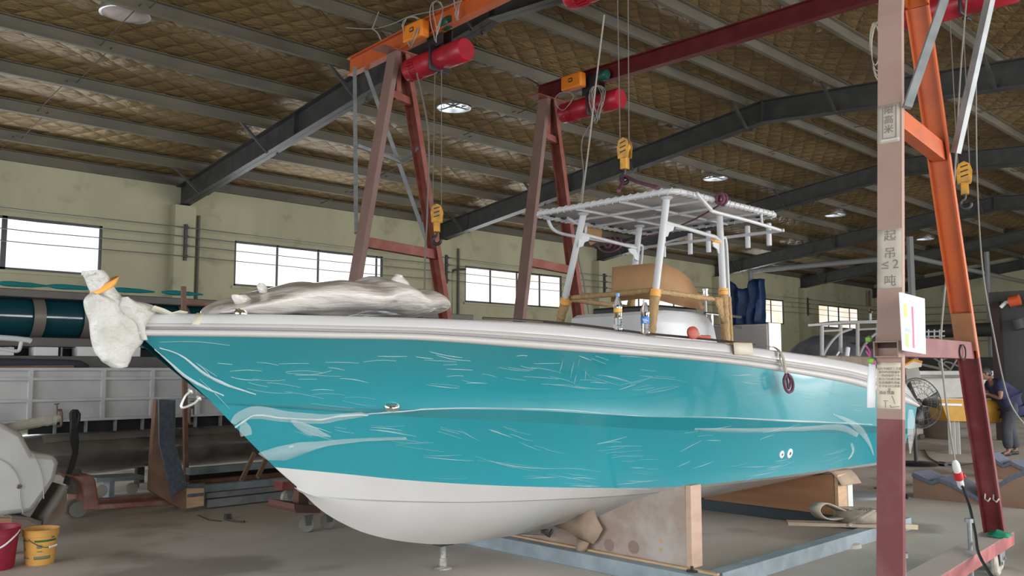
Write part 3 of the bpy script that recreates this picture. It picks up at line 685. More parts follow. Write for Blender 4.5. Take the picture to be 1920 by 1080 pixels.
def strip(pxs, w0, off=.010, nseg=5, wob_=.006, mb=None):
    """ribbon of film lying on the topside: pxs = [(px,py,width m)]"""
    cs = spline([V((a, b_, c_)) for a, b_, c_ in pxs], 6); rows = []
    for i, c_ in enumerate(cs):
        h = on_hull(c_.x, c_.y, 0)
        if not h: continue
        p, n = h; q = cs[min(i+1, len(cs)-1)]; h2 = on_hull(q.x, q.y, 0)
        t_ = (h2[0]-p) if h2 and (h2[0]-p).length > 1e-4 else t_
        t_ = t_.normalized(); s_ = t_.cross(n).normalized()
        rows.append([p + s_*(u/nseg-.5)*c_.z + n*(off + wob_*math.sin(math.pi*u/nseg) + wob_*.8*nz((i*.35, u*.9, c_.x*.01))) for u in range(nseg+1)])
    mb.grid(rows)
fm = MB()
for poly in ([(433,802,.02),(446,782,.06),(480,772,.09),(530,779,.08),(600,784,.07),(640,780,.05),(690,775,.035)],
             [(545,787,.02),(575,803,.07),(600,812,.04),(620,818,.01)],
             [(455,788,.02),(459,802,.07),(462,815,.07)],
             [(1560,776,.01),(1590,790,.05),(1612,806,.07),(1628,830,.05),(1636,852,.02)],
             [(1300,803,.02),(1400,806,.05),(1500,803,.05),(1570,800,.07),(1606,815,.05)],
             [(1588,862,.01),(1598,846,.05),(1594,830,.03)]):
    strip(poly, .05, mb=fm)
# pulled film at the stem: hanging folds, free of the hull
def sheet(pts_rows, m, name, parent, th=.003, lab=None):
    k = MB(); k.grid(pts_rows); return k.build(name, m, parent, smooth=60, solid=th)
fm.build('film_ribbon', film, boat, smooth=60)
fl = MB(); Yf = YC - .12
top = [(487,846),(520,836),(560,828),(600,826),(640,822),(700,819),(760,818)]; bot = [(482,850),(500,862),(535,862),(570,850),(595,838),(660,826),(762,820)]
rows = []
for j in range(5):
    r_ = []
    for (a, b_), (c_, d_) in zip(top, bot):
        x, y = a + (c_-a)*j/4, b_ + (d_-b_)*j/4; h = on_hull(x, y, .012 + .03*math.sin(math.pi*j/4))
        r_.append(h[0] if h else P(x, y, Y=YC) + V((-.01, -.03, 0)))
    rows.append(r_)
fl.grid(rows); fl.build('film_flap', film, boat, smooth=60)
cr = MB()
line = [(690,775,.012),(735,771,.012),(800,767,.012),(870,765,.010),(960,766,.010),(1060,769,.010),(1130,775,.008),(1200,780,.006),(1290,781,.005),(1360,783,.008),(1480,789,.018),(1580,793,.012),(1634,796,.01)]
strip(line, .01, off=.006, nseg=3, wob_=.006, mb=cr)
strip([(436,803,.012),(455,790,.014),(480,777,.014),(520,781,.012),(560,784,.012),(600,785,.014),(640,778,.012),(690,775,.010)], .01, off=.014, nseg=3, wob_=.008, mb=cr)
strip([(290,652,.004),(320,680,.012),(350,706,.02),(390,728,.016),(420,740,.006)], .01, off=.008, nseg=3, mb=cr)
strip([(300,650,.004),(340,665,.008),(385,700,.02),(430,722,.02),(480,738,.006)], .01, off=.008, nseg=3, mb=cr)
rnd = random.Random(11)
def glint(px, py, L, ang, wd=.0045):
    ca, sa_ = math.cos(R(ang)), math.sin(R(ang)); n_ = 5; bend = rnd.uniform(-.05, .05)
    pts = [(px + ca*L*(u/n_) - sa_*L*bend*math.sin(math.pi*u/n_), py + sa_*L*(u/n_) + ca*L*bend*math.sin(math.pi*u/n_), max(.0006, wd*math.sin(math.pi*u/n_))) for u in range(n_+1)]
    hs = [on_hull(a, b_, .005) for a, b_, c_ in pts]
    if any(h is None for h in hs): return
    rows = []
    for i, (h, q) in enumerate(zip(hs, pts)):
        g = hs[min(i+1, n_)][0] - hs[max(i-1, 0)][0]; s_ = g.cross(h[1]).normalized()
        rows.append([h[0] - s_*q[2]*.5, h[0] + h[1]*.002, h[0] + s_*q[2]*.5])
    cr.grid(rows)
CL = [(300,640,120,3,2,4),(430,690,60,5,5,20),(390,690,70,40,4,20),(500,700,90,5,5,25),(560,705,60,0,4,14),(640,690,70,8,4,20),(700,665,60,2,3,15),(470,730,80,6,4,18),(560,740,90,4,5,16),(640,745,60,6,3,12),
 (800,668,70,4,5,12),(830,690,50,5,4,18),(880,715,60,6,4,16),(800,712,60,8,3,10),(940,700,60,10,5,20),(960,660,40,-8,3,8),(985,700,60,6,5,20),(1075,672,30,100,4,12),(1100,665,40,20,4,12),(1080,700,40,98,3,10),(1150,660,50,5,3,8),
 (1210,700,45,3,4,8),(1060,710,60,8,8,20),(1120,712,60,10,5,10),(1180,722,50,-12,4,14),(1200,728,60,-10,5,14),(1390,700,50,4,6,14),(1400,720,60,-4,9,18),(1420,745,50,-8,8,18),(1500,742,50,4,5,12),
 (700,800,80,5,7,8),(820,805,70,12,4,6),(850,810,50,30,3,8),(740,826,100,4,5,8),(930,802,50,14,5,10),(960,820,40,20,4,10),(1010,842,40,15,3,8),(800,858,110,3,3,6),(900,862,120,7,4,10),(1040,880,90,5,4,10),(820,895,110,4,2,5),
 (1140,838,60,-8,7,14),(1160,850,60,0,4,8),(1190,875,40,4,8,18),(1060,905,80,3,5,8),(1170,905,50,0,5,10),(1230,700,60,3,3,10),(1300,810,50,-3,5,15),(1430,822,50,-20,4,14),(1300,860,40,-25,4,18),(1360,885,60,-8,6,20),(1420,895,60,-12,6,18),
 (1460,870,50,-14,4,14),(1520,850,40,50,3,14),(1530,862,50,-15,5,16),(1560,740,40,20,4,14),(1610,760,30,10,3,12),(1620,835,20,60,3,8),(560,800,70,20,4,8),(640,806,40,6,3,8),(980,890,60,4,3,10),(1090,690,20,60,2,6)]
for px, py, L, ang, cnt, sp in CL:  # clusters of film wrinkles, their highlights drawn as white slivers
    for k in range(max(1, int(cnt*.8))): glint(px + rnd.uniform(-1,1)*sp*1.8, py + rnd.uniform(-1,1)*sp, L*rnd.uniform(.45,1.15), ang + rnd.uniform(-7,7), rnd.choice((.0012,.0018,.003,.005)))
cr.build('film_crease_glints', crease, boat, smooth=60)
# film left on the stern corner
k = MB(); rows = []
for j in range(6):
    f = j/5; r_ = []
    for u in range(5):
        p = P(1704 + 3*f, 768 + (850-768)*u/4, Y=4.02); r_.append(p + V((-.03 + .13*f*(1-abs(u-1.5)/3.5), .015*math.sin(3*f+u) - .01, 0)))
    rows.append(r_)
k.grid(rows); k.build('film_flap', filmmat('thin_clear_film', .22), boat, smooth=60)

# ------------------------------------------------------------------ wrapped bow roller
foam = mat('white_foam_sheet', (.64,.63,.61), .4, c2=(.55,.54,.49), ns=8, nd=6, bump=1.0, bs=9, bd=.05, alpha=.96)
def outline_blob(rows, Y, D, parent, name, m, n=20, amp=.012, ns_=5, ridge=.0, tag_=None, ax='h', sm=70):
    """rows: (pxL, pxR, py) on the upright plane Y; elliptical thickness D"""
    rings = []
    for i, q in enumerate(rows):
        a, b_ = (P(q[0], q[2], Y=Y), P(q[1], q[2], Y=Y)) if ax == 'h' else (P(q[0], q[1], Y=Y), P(q[0], q[2], Y=Y))
        c_ = (a+b_)/2; h = (b_-a)/2; d_ = D[i] if isinstance(D, (list, tuple)) else D; g = []
        for k_ in range(n):
            th = 2*math.pi*k_/n; p = c_ + h*math.cos(th) + V((0, -math.sin(th)*d_, 0))
            p += V((nz(p*1.0, ns_), nz(p + V((9,9,9)), ns_), nz(p + V((3,7,1)), ns_)))*amp; g.append(p)
        rings.append(g)
    k = MB(); k.grid(rings, close=True); k.add(rings[0], [tuple(range(n))]); k.add(rings[-1], [tuple(range(n))])
    return k.build(name, m, parent, smooth=sm)
def dens(rows, n=4):
    s_ = spline([V(r_) for r_ in rows], n); return [tuple(p) for p in s_]
br = empty('wrapped_bow_roller', tuple(P(215,600,Y=YC)), 'bow anchor roller bundled in white foam sheet with orange tape', 'wrapping')
outline_blob(dens([(158,172,516),(156,190,508),(158,200,515),(163,206,525),(168,214,540),(176,226,556),(190,244,575),(205,262,598),(222,275,620)]), YC, .085, br, 'foam_roll', foam, n=32, amp=.012, ridge=.012)
outline_blob(dens([(176,186,550),(162,216,560),(163,234,580),(168,268,600),(170,282,620),(172,268,640),(176,252,655),(182,244,668),(188,242,680),(205,238,689)]), YC-.04, .06, br, 'foam_skirt', foam, n=40, amp=.028, ns_=7, ridge=.014)
outline_blob(dens([(222,236,556),(218,262,566),(216,287,577),(220,291,585),(232,284,596),(246,272,608),(252,268,622),(254,270,638)]), YC-.05, .075, br, 'foam_fold', foam, n=32, amp=.018, ns_=7, ridge=.012)
a, b_ = P(172,549,Y=YC), P(216,527,Y=YC)
m = MB(); c_ = (a+b_)/2; u = (b_-a)/2; m.grid([[c_ + u*1.04*math.cos(t_) + V((0,-.095*math.sin(t_),0)) + o_ for t_ in [j*math.pi/9 for j in range(19)]] for o_ in (V((.010,0,.03)), V((-.0,0,.0)), V((-.010,0,-.025)))])
m.build('orange_tape', orng, br, smooth=60, solid=.004)
tp = mat('cream_masking_tape', (.66,.62,.50), .7)
k = MB(); pts = [P(a, b_, Y=YC-.16) for a, b_ in [(287,577),(305,583),(320,590),(335,586),(350,589)]]
k.grid([[p + V((0,-.02,.012)) for p in pts], [p + V((0,.03,-.012)) for p in pts]]); k.build('masking_tape', tp, br, solid=.003)
k = MB(); hh = [on for on in [P(375,587,Y=4.92), P(371,600,Y=4.885), P(366,609,Y=4.875)]]
k.grid([[p + V((-.02,0,0)) for p in hh], [p + V((.025,0,0)) for p in hh]]); tag(k.build('tape_strip', tp, solid=.002), 'short strip of cream masking tape across the bow rail', 'tape')

# wrapped cushion bundle on the foredeck
wrap = mat('milky_plastic_wrap', (.68,.65,.62), .35, c2=(.60,.56,.53), ns=3, nd=5, coat=.5, bump=1.0, bs=2.6, stretch=(1.0,1.5,4.2), bd=.06)
wb_ = empty('wrapped_cushion_bundle', tuple(P(600,590,Y=5.15)), 'long bundle of deck cushions in milky plastic wrap on the foredeck', 'bundle')
cols = [(400,582,590),(415,571,590),(440,562,590),(470,553,590),(500,544,591),(530,536,591),(560,529,592),(590,527,592),(620,529,592),(650,529,593),(668,522,593),(690,524,594),(708,531,594),(725,541,595),(750,543,595),(775,548,594),(795,556,592),(806,568,590),(800,582,588)]
outline_blob(dens(cols, 7), 5.15, [.10 + .42*math.sin(math.pi*min(1, (i+1)/128))**.6 for i in range(127)], wb_, 'plastic_wrap', wrap, n=64, amp=.035, ns_=3.2, ax='v', sm=80, ridge=.05)
outline_blob(dens([(745,752,516),(733,758,522),(732,764,530),(734,768,540),(742,772,550)]), 5.0, .03, wb_, 'knotted_plastic', wrap, n=12, amp=.02, ns_=14)
outline_blob(dens([(770,790,553),(772,800,560),(778,805,570),(785,800,582)]), 4.95, .05, wb_, 'plastic_end', wrap, n=12, amp=.03, ns_=12)
outline_blob(dens([(486,492,530),(482,499,536),(484,502,543),(486,504,548)]), 5.05, .02, wb_, 'plastic_corner', wrap, n=10, amp=.012, ns_=18)
outline_blob(dens([(436,452,553),(434,470,557),(436,474,563),(440,470,570)]), 5.0, .03, wb_, 'plastic_corner', wrap, n=10, amp=.015, ns_=18)
cp = P(452, 586, Y=4.93)
m = MB(); m.lathe([(0,.035),(.02,.032),(.038,.02),(.045,.0),(.045,-.012),(0,-.012)], cp + V((0,0,.0)), 20); tag(m.build('deck_light', MATS['chrome']), 'small chrome domed fitting with purple film on the bow rail', 'light')

# things on the gunwale
def on_cap(px, py, back=.05):
    r = ray(px, py); best = min(rT, key=lambda p: abs((p - V((0,0,EYE))).normalized().dot(r.normalized()) - 1))
    for a, b_ in zip(rT, rT[1:]):
        f0 = a.x*r.y - a.y*r.x; f1 = b_.x*r.y - b_.y*r.x
        if f0*f1 <= 0: best = a.lerp(b_, f0/(f0-f1)); break
    return V((best.x*(1+back/best.y), best.y + back, best.z + .004))
pet = mat('clear_bottle_plastic', (.95,.98,1), .04, trans=1.0); pet.node_tree.nodes['Principled BSDF'].inputs['IOR'].default_value = 1.25
def bottle(px, py, h, rb, lab, capc, labc, z0, z1, name='water_bottle', stripe=None):
    p = on_cap(px, py, .05); e = empty(name, tuple(p), lab, 'bottle', 'bottles standing on the gunwale')
    prof = [(0,0),(rb*.8,0),(rb,.012),(rb*.97,.03),(rb,.045)]
    for q in range(5): prof += [(rb*.93, .05+q*.012),(rb, .056+q*.012)]
    prof += [(rb*.9,h*.55),(rb,h*.6),(rb*.98,h*.72),(rb*.75,h*.82),(rb*.4,h*.9),(rb*.38,h*.93)]
    MB().lathe(prof, p, 24).build('body', pet, e, smooth=50)
    MB().lathe([(rb*.46,h*.92),(rb*.46,h),(rb*.4,h*1.005),(0,h*1.005)], p, 20).build('cap', mat(name + capc[0], capc[1], .4), e)
    m = MB(); m.lathe([(rb*1.015, z0*h),(rb*1.015, z1*h)], p, 24); lo = m.build('label_band', labc, e)
    return p, e
p1, e1 = bottle(1159, 623, .285, .032, 'clear water bottle with blue cap and narrow yellow label, left of the pair', ('_blue_cap', (.12,.35,.75)), mat('yellow_label', (.75,.42,.06), .5), .50, .60)
p2, e2 = bottle(1210, 628, .272, .034, 'clear water bottle with white cap and wide blue label, right of the pair', ('_white_cap', (.85,.87,.88)), mat('blue_label', (.03,.22,.62), .5), .33, .52)
k = MB(); dn = V((-p2.x, -p2.y, 0)).normalized(); sd = V((-dn.y, dn.x, 0)); 
for zz, w2, sh in ((.118,.016,-.004),(.108,.02,.004),(.096,.012,0)): k.prism([p2 + dn*.0352 + sd*(sh-w2) + V((0,0,zz-.002)), p2 + dn*.0352 + sd*(sh+w2) + V((0,0,zz-.002)), p2 + dn*.0352 + sd*(sh+w2) + V((0,0,zz+.003)), p2 + dn*.0352 + sd*(sh-w2) + V((0,0,zz+.003))], dn*.001)
k.build('label_print', mat('white_print', (.85,.85,.85), .5), e2, smooth=0)
# dark steel pole and rope lying along the gunwale
pole = [on_cap(px, 640, .115) + V((0,0,.018)) for px in range(905, 1440, 30)]
m = MB(); m.tube(pole, .009, 8); tag(m.build('steel_rod', mat('dark_bright_steel', (.16,.14,.14), .25, .8)), 'long dark steel rod lying along the near gunwale', 'rod')
pole = [on_cap(px, 640, .095) + V((0,0,.012)) for px in range(1020, 1400, 30)]
m = MB(); m.tube(pole, .006, 8); tag(m.build('flat_cable', mat('black_cable', (.02,.02,.02), .5)), 'thin black cable lying along the gunwale before the steel rod', 'cable')
gp = on_cap(1299, 637, .04) + V((0,0,.008))
e = empty('angle_grinder', tuple(gp), 'small red hand tool with round guard resting on the gunwale', 'tool')
rs = mat('salmon_tool_plastic', (.45,.08,.045), .45)
MB().lathe([(0,-.015),(.045,-.015),(.052,-.008),(.052,.012),(.04,.018),(.02,.02),(0,.02)], gp + V((0,0,.045)), 24, (-.35,-1,.1)).build('guard', rs, e)
MB().tube([gp + V((.03,0,.03)), gp + V((.07,.0,.022)), gp + V((.10,.0,.018)), gp + V((.24,.0,.016))], [.02,.018,.013,.015], 12).build('body', rs, e)
MB().tube([gp + V((.06,-.0,.03)), gp + V((.09,0,.028))], .017, 10).build('collar', mat('white_metal', (.8,.8,.79), .3, .6), e)
# taped paper scrap on the gunwale
tpp = on_cap(1388, 652, .03)
k = MB(); k.grid([[tpp + V((x, y, .012 + .01*nz((x*30,y*30,1)))) for x in (-.12,-.04,.04,.14)] for y in (-.03,0,.03)]); tag(k.build('kraft_scrap', kraft, solid=.012), 'crumpled tan paper lying on the gunwale under the T-top leg', 'paper')
k = MB(); q = on_cap(1385, 655, -.01); k.grid([[q + V((x*.1-.1, -.012 - .004*y + .006*nz((x,y,5)), .01-.05*y + .01*nz((x*2,y*2,0)))) for x in range(4)] for y in range(3)]); tag(k.build('tape_scrap', tp, solid=.003), 'torn masking tape hanging over the rail below the tan paper', 'tape')
# purple sling and strap over the gunwale
strapm = mat('grey_webbing', (.40,.36,.31), .8, bump=.3, bs=80); purp = mat('purple_sling', (.16,.055,.09), .8, c2=(.10,.04,.07), ns=30, bump=.4, bs=60)
sp = [on_cap(px, 655, .06) + V((0,0,.02)) for px in (1432, 1442, 1452)] + [P(1462,660,Y=3.98), P(1468,672,Y=3.95), P(1471,686,Y=3.93), P(1474,704,Y=3.92)]
k = MB(); sp = spline(sp, 5); k.grid([[p + V((-.022,-.002,0)) for p in sp], [p + V((.0,-.012,0)) for p in sp], [p + V((.022,-.002,0)) for p in sp]])
e = empty('lifting_strap', tuple(sp[-1]), 'grey webbing strap with purple sling end hanging over the near gunwale', 'strap')
k.build('webbing', strapm, e, smooth=60, solid=.006)
lp = [P(a, b_, Y=3.90) for a, b_ in [(1474,702),(1470,712),(1472,726),(1478,735),(1485,732),(1487,720),(1483,708),(1477,702)]]
MB().tube(spline(lp, 4), .014, 8).build('sling_end', purp, e)
MB().tube(spline([P(a, b_, Y=3.91) for a, b_ in [(1475,704),(1476,716),(1479,728),(1482,716),(1479,704)]], 4), .011, 8).build('sling_end', purp, e)
k = MB(); sp = spline([P(1462,664,Y=3.99), P(1463,676,Y=3.955), P(1466,684,Y=3.93), P(1470,694,Y=3.915)], 4); k.tube(sp, .006, 6); k.build('strap_edge', strapm, e)
# cardboard over the windshield
card = mat('cardboard', (.40,.225,.11), .75, c2=(.34,.19,.09), ns=3, nd=6, bump=.2, bs=20)
plan = [(6.66,5.42),(6.62,5.15),(6.64,4.95),(6.72,4.85),(6.9,4.82),(7.1,4.83),(7.3,4.85),(7.42,4.88)]
plan = spline([(x,y,0) for x,y in plan], 5)
def px_of(p):
    d_ = V(p) - V((0,0,EYE)); rt = V((math.sin(AZ), -math.cos(AZ), 0)); f_ = V((math.cos(AZ)*math.cos(PITCH), math.sin(AZ)*math.cos(PITCH), math.sin(PITCH))); up = rt.cross(f_)
    return 960 + F*d_.dot(rt)/d_.dot(f_), 540 - F*d_.dot(up)/d_.dot(f_)
topt = [(1150,500),(1170,497),(1215,493),(1245,494),(1270,505),(1290,521),(1305,545),(1313,572)]; bott = [(1150,566),(1200,560),(1240,564),(1262,570),(1290,577),(1313,580)]
rows = [[], [], []]
for p in plan:
    px = px_of((p.x, p.y, 2.3))[0]; r = ray(px, 540); hd = math.hypot(p.x, p.y)
    def zz(py): q = ray(px, py); return EYE + q.z/math.hypot(q.x, q.y)*hd
    a, b_ = zz(lerp(topt, px)), zz(lerp(bott, px)); 
    for i, f in enumerate((0, .5, 1)): rows[i].append(V((p.x, p.y, b_ + (a-b_)*f)) + V((.05*f, .02*f, 0)))
k = MB(); k.grid(rows); tag(k.build('cardboard_cover', card, solid=.012), 'brown cardboard sheet curved around the console windshield', 'cardboard')
# foil scrap hanging off the hook ring, cardboard tag under the canopy
k = MB(); pts = [(1093,422),(1130,428),(1127,450),(1108,460),(1102,450)]
k.prism([P(a, b_, Y=6.05) for a, b_ in pts], (0,.006,0)); tag(k.build('cardboard_flap', card, smooth=0), 'small brown cardboard flap hanging under the front of the canopy', 'cardboard')
# purple slings on the T-top
k = MB(); c_ = P(1352,373,Z=ZT); 
for o_ in (-.02, .03): k.tube([c_ + V((o_, .0, 0)) + V((0, math.cos(a)*.04, math.sin(a)*.045)) for a in [j*math.pi/5 for j in range(10)]], .017, 8, closed=True)
k.tube(spline([P(1348,385,Z=ZT-.03), P(1300,412,Y=4.9), P(1235,438,Y=5.5), P(1160,458,Y=5.9), P(1145,458,Y=6.0)], 6), .008, 6)
tag(k.build('purple_sling', purp), 'purple sling looped round the near canopy edge and run under the canopy', 'sling')
k = MB()
for o_ in (0, .06, .13): k.tube([P(1140+o_*140,455,Y=6.0) + V((0, math.cos(a)*.045, math.sin(a)*.055)) for a in [j*math.pi/5 for j in range(10)]], .014, 8, closed=True)
k.tube(spline([P(1118,457,Y=6.0), P(1128,470,Y=6.0), P(1148,472,Y=5.98), P(1165,462,Y=6.0)], 5), .010, 6)
tag(k.build('purple_sling', purp), 'purple sling wound on the far canopy side rail', 'sling')
# ------------------------------------------------------------------ hoists
hred = mat('hoist_red', (.36,.008,.022), .4, c2=(.25,.012,.022), ns=8); hor = mat('hoist_orange_box', (.68,.19,.015), .45)
hgreen = mat('motor_green', (.01,.07,.05), .4); hyel = mat('hook_yellow', (.62,.30,.025), .45, c2=(.35,.2,.05), ns=14); blk = mat('black_paint', (.02,.02,.022), .45)
ropem = mat('steel_rope', (.14,.125,.11), .6); cabg = mat('grey_cable', (.27,.25,.22), .6)
def loopcable(p, w_, h_, parent, r=.007, name='cable_loop', n=3, sd=0, dirv=(0,1,0)):
    rd = random.Random(sd); d_ = V(dirv); k = MB()
    for j in range(n):
        a = p + d_*rd.uniform(-.06,.06)*w_*6; ww = w_*rd.uniform(.6,1.1); hh = h_*rd.uniform(.7,1.1)
        pts = [a + d_*(ww*math.sin(t_)) + V((-.04*math.sin(t_*2)+rd.uniform(-.01,.01), 0, -hh*(1-math.cos(t_))/2)) for t_ in [q*2*math.pi/18 for q in range(18)]]
        k.tube(pts, r, 6, closed=True)
    return k.build(name, cabg, parent)
def hoist(X, Y, label, box=True, sd=1):
    e = empty('electric_hoist', (X, Y, 5.86), label, 'hoist', 'electric hoists under the gantry beams'); z = 5.56; r = .15
    MB().lathe([(0,-.52),(r*.9,-.52),(r,-.50),(r,-.12),(r*.96,-.11),(r*.96,.12),(r,.13),(r,.36)], (X,Y,z), 28, (0,1,0)).build('drum', hred, e, smooth=40)
    fan = MB(); fan.lathe([(r*.97,.36),(r*.9,.37),(r*.9,.5),(r*1.02,.51),(r*1.02,.6),(r*.9,.63),(0,.64)], (X,Y,z), 28, (0,1,0)); fo = fan.build('fan_cover', hred, e, smooth=40)
    k = MB()
    for j in range(22):
        a = 2*math.pi*j/22; c_ = V((X+math.cos(a)*r*.95, Y+.435, z+math.sin(a)*r*.95)); k.bar(c_-V((0,.07,0)), c_+V((0,.07,0)), .014, .03, up=(math.cos(a),0,math.sin(a)))
    k.build('cooling_ribs', hred, fo, smooth=0)
    k = MB(); k.box(X-.17,X+.17,Y-.015,Y+.015,z-.17,z+.17); k.box(X-.02,X+.02,Y-.03,Y+.03,z-.2,z-.17); k.build('rope_guide', blk, e, bevel=.01)
    k = MB()
    for s_ in (-1,1):
        k.box(X+s_*.075-.006, X+s_*.075+.006, Y-.16, Y+.16, 5.72, 6.0)
    k.box(X-.09,X+.09,Y-.1,Y+.1,5.70,5.73); k.build('trolley', blk, e, smooth=0)
    for yy in (-.11,.11):
        MB().lathe([(0,-.012),(.045,-.012),(.045,.012),(0,.012)], (X-.045,Y+yy,5.915), 16, (1,0,0)).build('trolley_wheel', blk, e)
    MB().lathe([(0,0),(.075,0),(.08,.02),(.08,.15),(.06,.18),(0,.18)], (X-.09,Y-.20,5.93), 18, (-.2,-1,0)).build('trolley_motor', hgreen, e)
    k = MB(); k.box(X-.30, X-.16, Y+.0, Y+.40, 5.80, 6.03); bo = k.build('control_box', hor, e, bevel=.025)
    MB().box(X-.303, X-.30, Y+.16, Y+.24, 5.90, 5.96).build('box_marking', blk, bo, smooth=0)
    k = MB()
    for q in range(3): k.box(X-.305, X-.3035, Y+.178+q*.018, Y+.188+q*.018, 5.915, 5.945)
    k.build('marking_letters', mat('orange_print', (.8,.3,.05), .5), bo, smooth=0)
    return e
def hookblock(X, Y, zt, label, z0=5.4, rot=0, S=.74):
    """zt: top of the sheave block"""
    e = empty('hook_block', (X, Y, zt), label, 'hook', 'yellow crane hook blocks')
    u = V((math.sin(rot), math.cos(rot), 0))*S; n = V((math.cos(rot), -math.sin(rot), 0))*S; O = V((X,Y,zt)); W_ = V((0,0,S))
    k = MB(); out = [(-.085,-.30),(-.10,-.12),(-.07,-.02),(0,.02),(.07,-.02),(.10,-.12),(.085,-.30)]
    for s_ in (-.055, .045): k.prism([O + u*a*1.05 + n*s_ + W_*b_ for a, b_ in out], n*.01)
    k.prism([O + u*a + n*-.055 + W_*b_ for a, b_ in [(-.05,-.46),(-.05,-.28),(.05,-.28),(.05,-.46)]], n*.11)
    hb_ = k.build('block_plates', hyel, e, smooth=0, bevel=.003)
    MB().lathe([(0,-.04*S),(.085*S,-.04*S),(.08*S,-.02*S),(.065*S,0),(.08*S,.02*S),(.085*S,.04*S),(0,.04*S)], O - W_*.12, 24, n).build('sheave', mat('sheave_ochre', (.5,.27,.03), .5), e)
    k = MB()
    for s_ in (-.19, -.12, -.05):
        for sd_ in (-.0565, .0555): k.prism([O + W_*s_ + n*sd_ - u*.05, O + W_*(s_+.02) + n*sd_ - u*.05, O + W_*(s_-.01) + n*sd_ + u*.05, O + W_*(s_-.03) + n*sd_ + u*.05], n*.001)
    k.build('warning_stripes', blk, hb_, smooth=0)
    c = O - W_*.60; k = MB(); pts = [O - W_*.46, O - W_*.50] + [c + u*(.07*math.sin(t_)) + W_*(.07*math.cos(t_)) for t_ in [R(a) for a in range(10, 281, 27)]]
    k.tube(pts, [.022*S,.022*S] + [(.024+.008*math.sin(math.pi*j/11))*S for j in range(11)], 10); k.build('hook', blk, e)
    k = MB()
    for s_ in (-.075, .075): k.tube([O - W_*.1 + u*s_, V((X, Y + s_*.9, z0))], .006, 6)
    k.build('wire_ropes', ropem, e)
    return e
hA = hoist(7.02, 8.5, 'red hoist with orange box at the far end of the orange beam', sd=2)
hB = hoist(9.95, 8.4, 'red hoist with orange box at the far end of the dark red beam', sd=5)
hC = hoist(6.78, 5.42, 'red hoist cut by the top edge of the frame above the canopy', sd=7)
hD = hoist(9.95, 3.15, 'red hoist behind the near orange gantry leg at top right', sd=9)
loopcable(V((6.72, 8.75, 6.1)), .16, .42, hA, n=2, sd=3); loopcable(V((6.72, 8.2, 6.15)), .1, .5, hA, n=2, sd=4); loopcable(V((6.75,7.85,6.3)), .07, .5, hA, n=2, sd=14)
loopcable(V((9.72, 8.15, 5.75)), .12, .55, hB, n=5, sd=5, r=.006); loopcable(V((9.72, 8.75, 5.8)), .18, .3, hB, n=1, sd=6)
hk1 = hookblock(7.0, 8.5, 3.66, 'yellow hook block with black stripes hanging beside the far left gantry leg', rot=-.75)
hk2 = hookblock(6.78, 5.33, 3.87, 'yellow hook block with purple sling above the boat canopy', rot=-.15, S=.66)
hk3 = hookblock(9.95, 3.24, 3.80, 'yellow hook block behind the near orange gantry leg at right', rot=-.4)
# purple sling from middle hook to the canopy
k = MB(); hc = V((6.78,5.33,3.87-.40))
pa = P(1160,358,Z=ZT+.04); pb = P(1235,352,Z=ZT+.05)
k.tube(spline([pa, pa.lerp(hc,.5)+V((0,0,.01)), hc + V((0,.02,.01)), hc + V((0,-.03,.01)), pb.lerp(hc,.6), pb], 5), .018, 8)
k.tube([hc + V((0,math.sin(t_)*.04,math.cos(t_)*.035)) for t_ in [q*math.pi/5 for q in range(10)]], .01, 6, closed=True)
tag(k.build('purple_sling', purp), 'purple lifting sling hanging from the middle hook onto the canopy top', 'sling')
# beam end fittings: cable poles and wire run
k = MB(); k.tube(spline([P(648,52,Y=10.3), P(698,52+2,Y=10.2), P(735,45,Y=9.6), P(770,30,Y=9), P(815,20,Y=8.2), P(865,2,Y=7.2)], 4), .007, 6); k.tube([P(710,22,Y=10.0), P(698,54,Y=10.0)], .008, 6)
k.tube(spline([P(698,54,Y=10.0), P(708,62,Y=9.9), P(718,82,Y=9.8), P(733,90,Y=9.6), P(748,84,Y=9.4)], 5), .010, 6)
k.build('trailing_cable', cabg, g1)
k = MB(); k.tube(spline([P(988,147,Y=10.0), P(1003,155,Y=9.8), P(1013,162,Y=9.5)], 4), .016, 8); k.build('cable_arm', mat('brown_steel', (.12,.05,.03), .6), g2)
# pendant control cables
def cable(name, pts, r, m, label, cat='cable', n=8):
    k = MB(); k.tube(spline(pts, n), r, 6); return tag(k.build(name, m), label, cat)
cable('pendant_cable', [P(1133,28,X=6.6), P(1126,85,X=6.6), P(1117,160,X=6.6), P(1107,250,X=6.6), P(1097,330,X=6.6), P(1089,395,X=6.6)], .009, cabg, 'grey pendant cable hanging slanted left of the middle hook')
cable('pendant_cable', [V((9.8,8.1,5.4)), P(1092,260,X=9.8), P(1094,330,X=9.8), P(1086,378,X=9.8)], .010, ropem, 'dark pendant cable below the hoist of the dark red beam')
cable('pendant_cable', [V((6.85,8.75,5.4)), P(803,250,X=6.85), P(801,400,X=6.85), P(797,480,X=6.85), P(796,596,X=6.85)], .012, ropem, 'dark pendant cable hanging before the rusty leg at centre left')
cable('pendant_cable', [P(1108,430,Y=8.2), P(1085,470,Y=8.2), P(1095,530,Y=8.2), P(1106,600,Y=8.2)], .012, ropem, 'thin dark cable hanging behind the front canopy leg')
for a_, q in ((P(1652,35,X=8.2), 5), (P(1660,30,X=8.3), 3)):
    pass
k = MB(); c_ = P(1648,40,X=9.9)
for j in range(4): k.tube([c_ + V((0, .10*math.sin(t_)*(1-.15*j) + .02*j, -.36*(1-math.cos(t_))*(1-.1*j))) for t_ in [q*math.pi/9 for q in range(18)]], .006, 5, closed=True)
tag(k.build('hanging_cord', mat('pale_cord', (.5,.46,.38), .7)), 'pale loops of cord hanging from the dark red beam left of the pink post', 'cord')
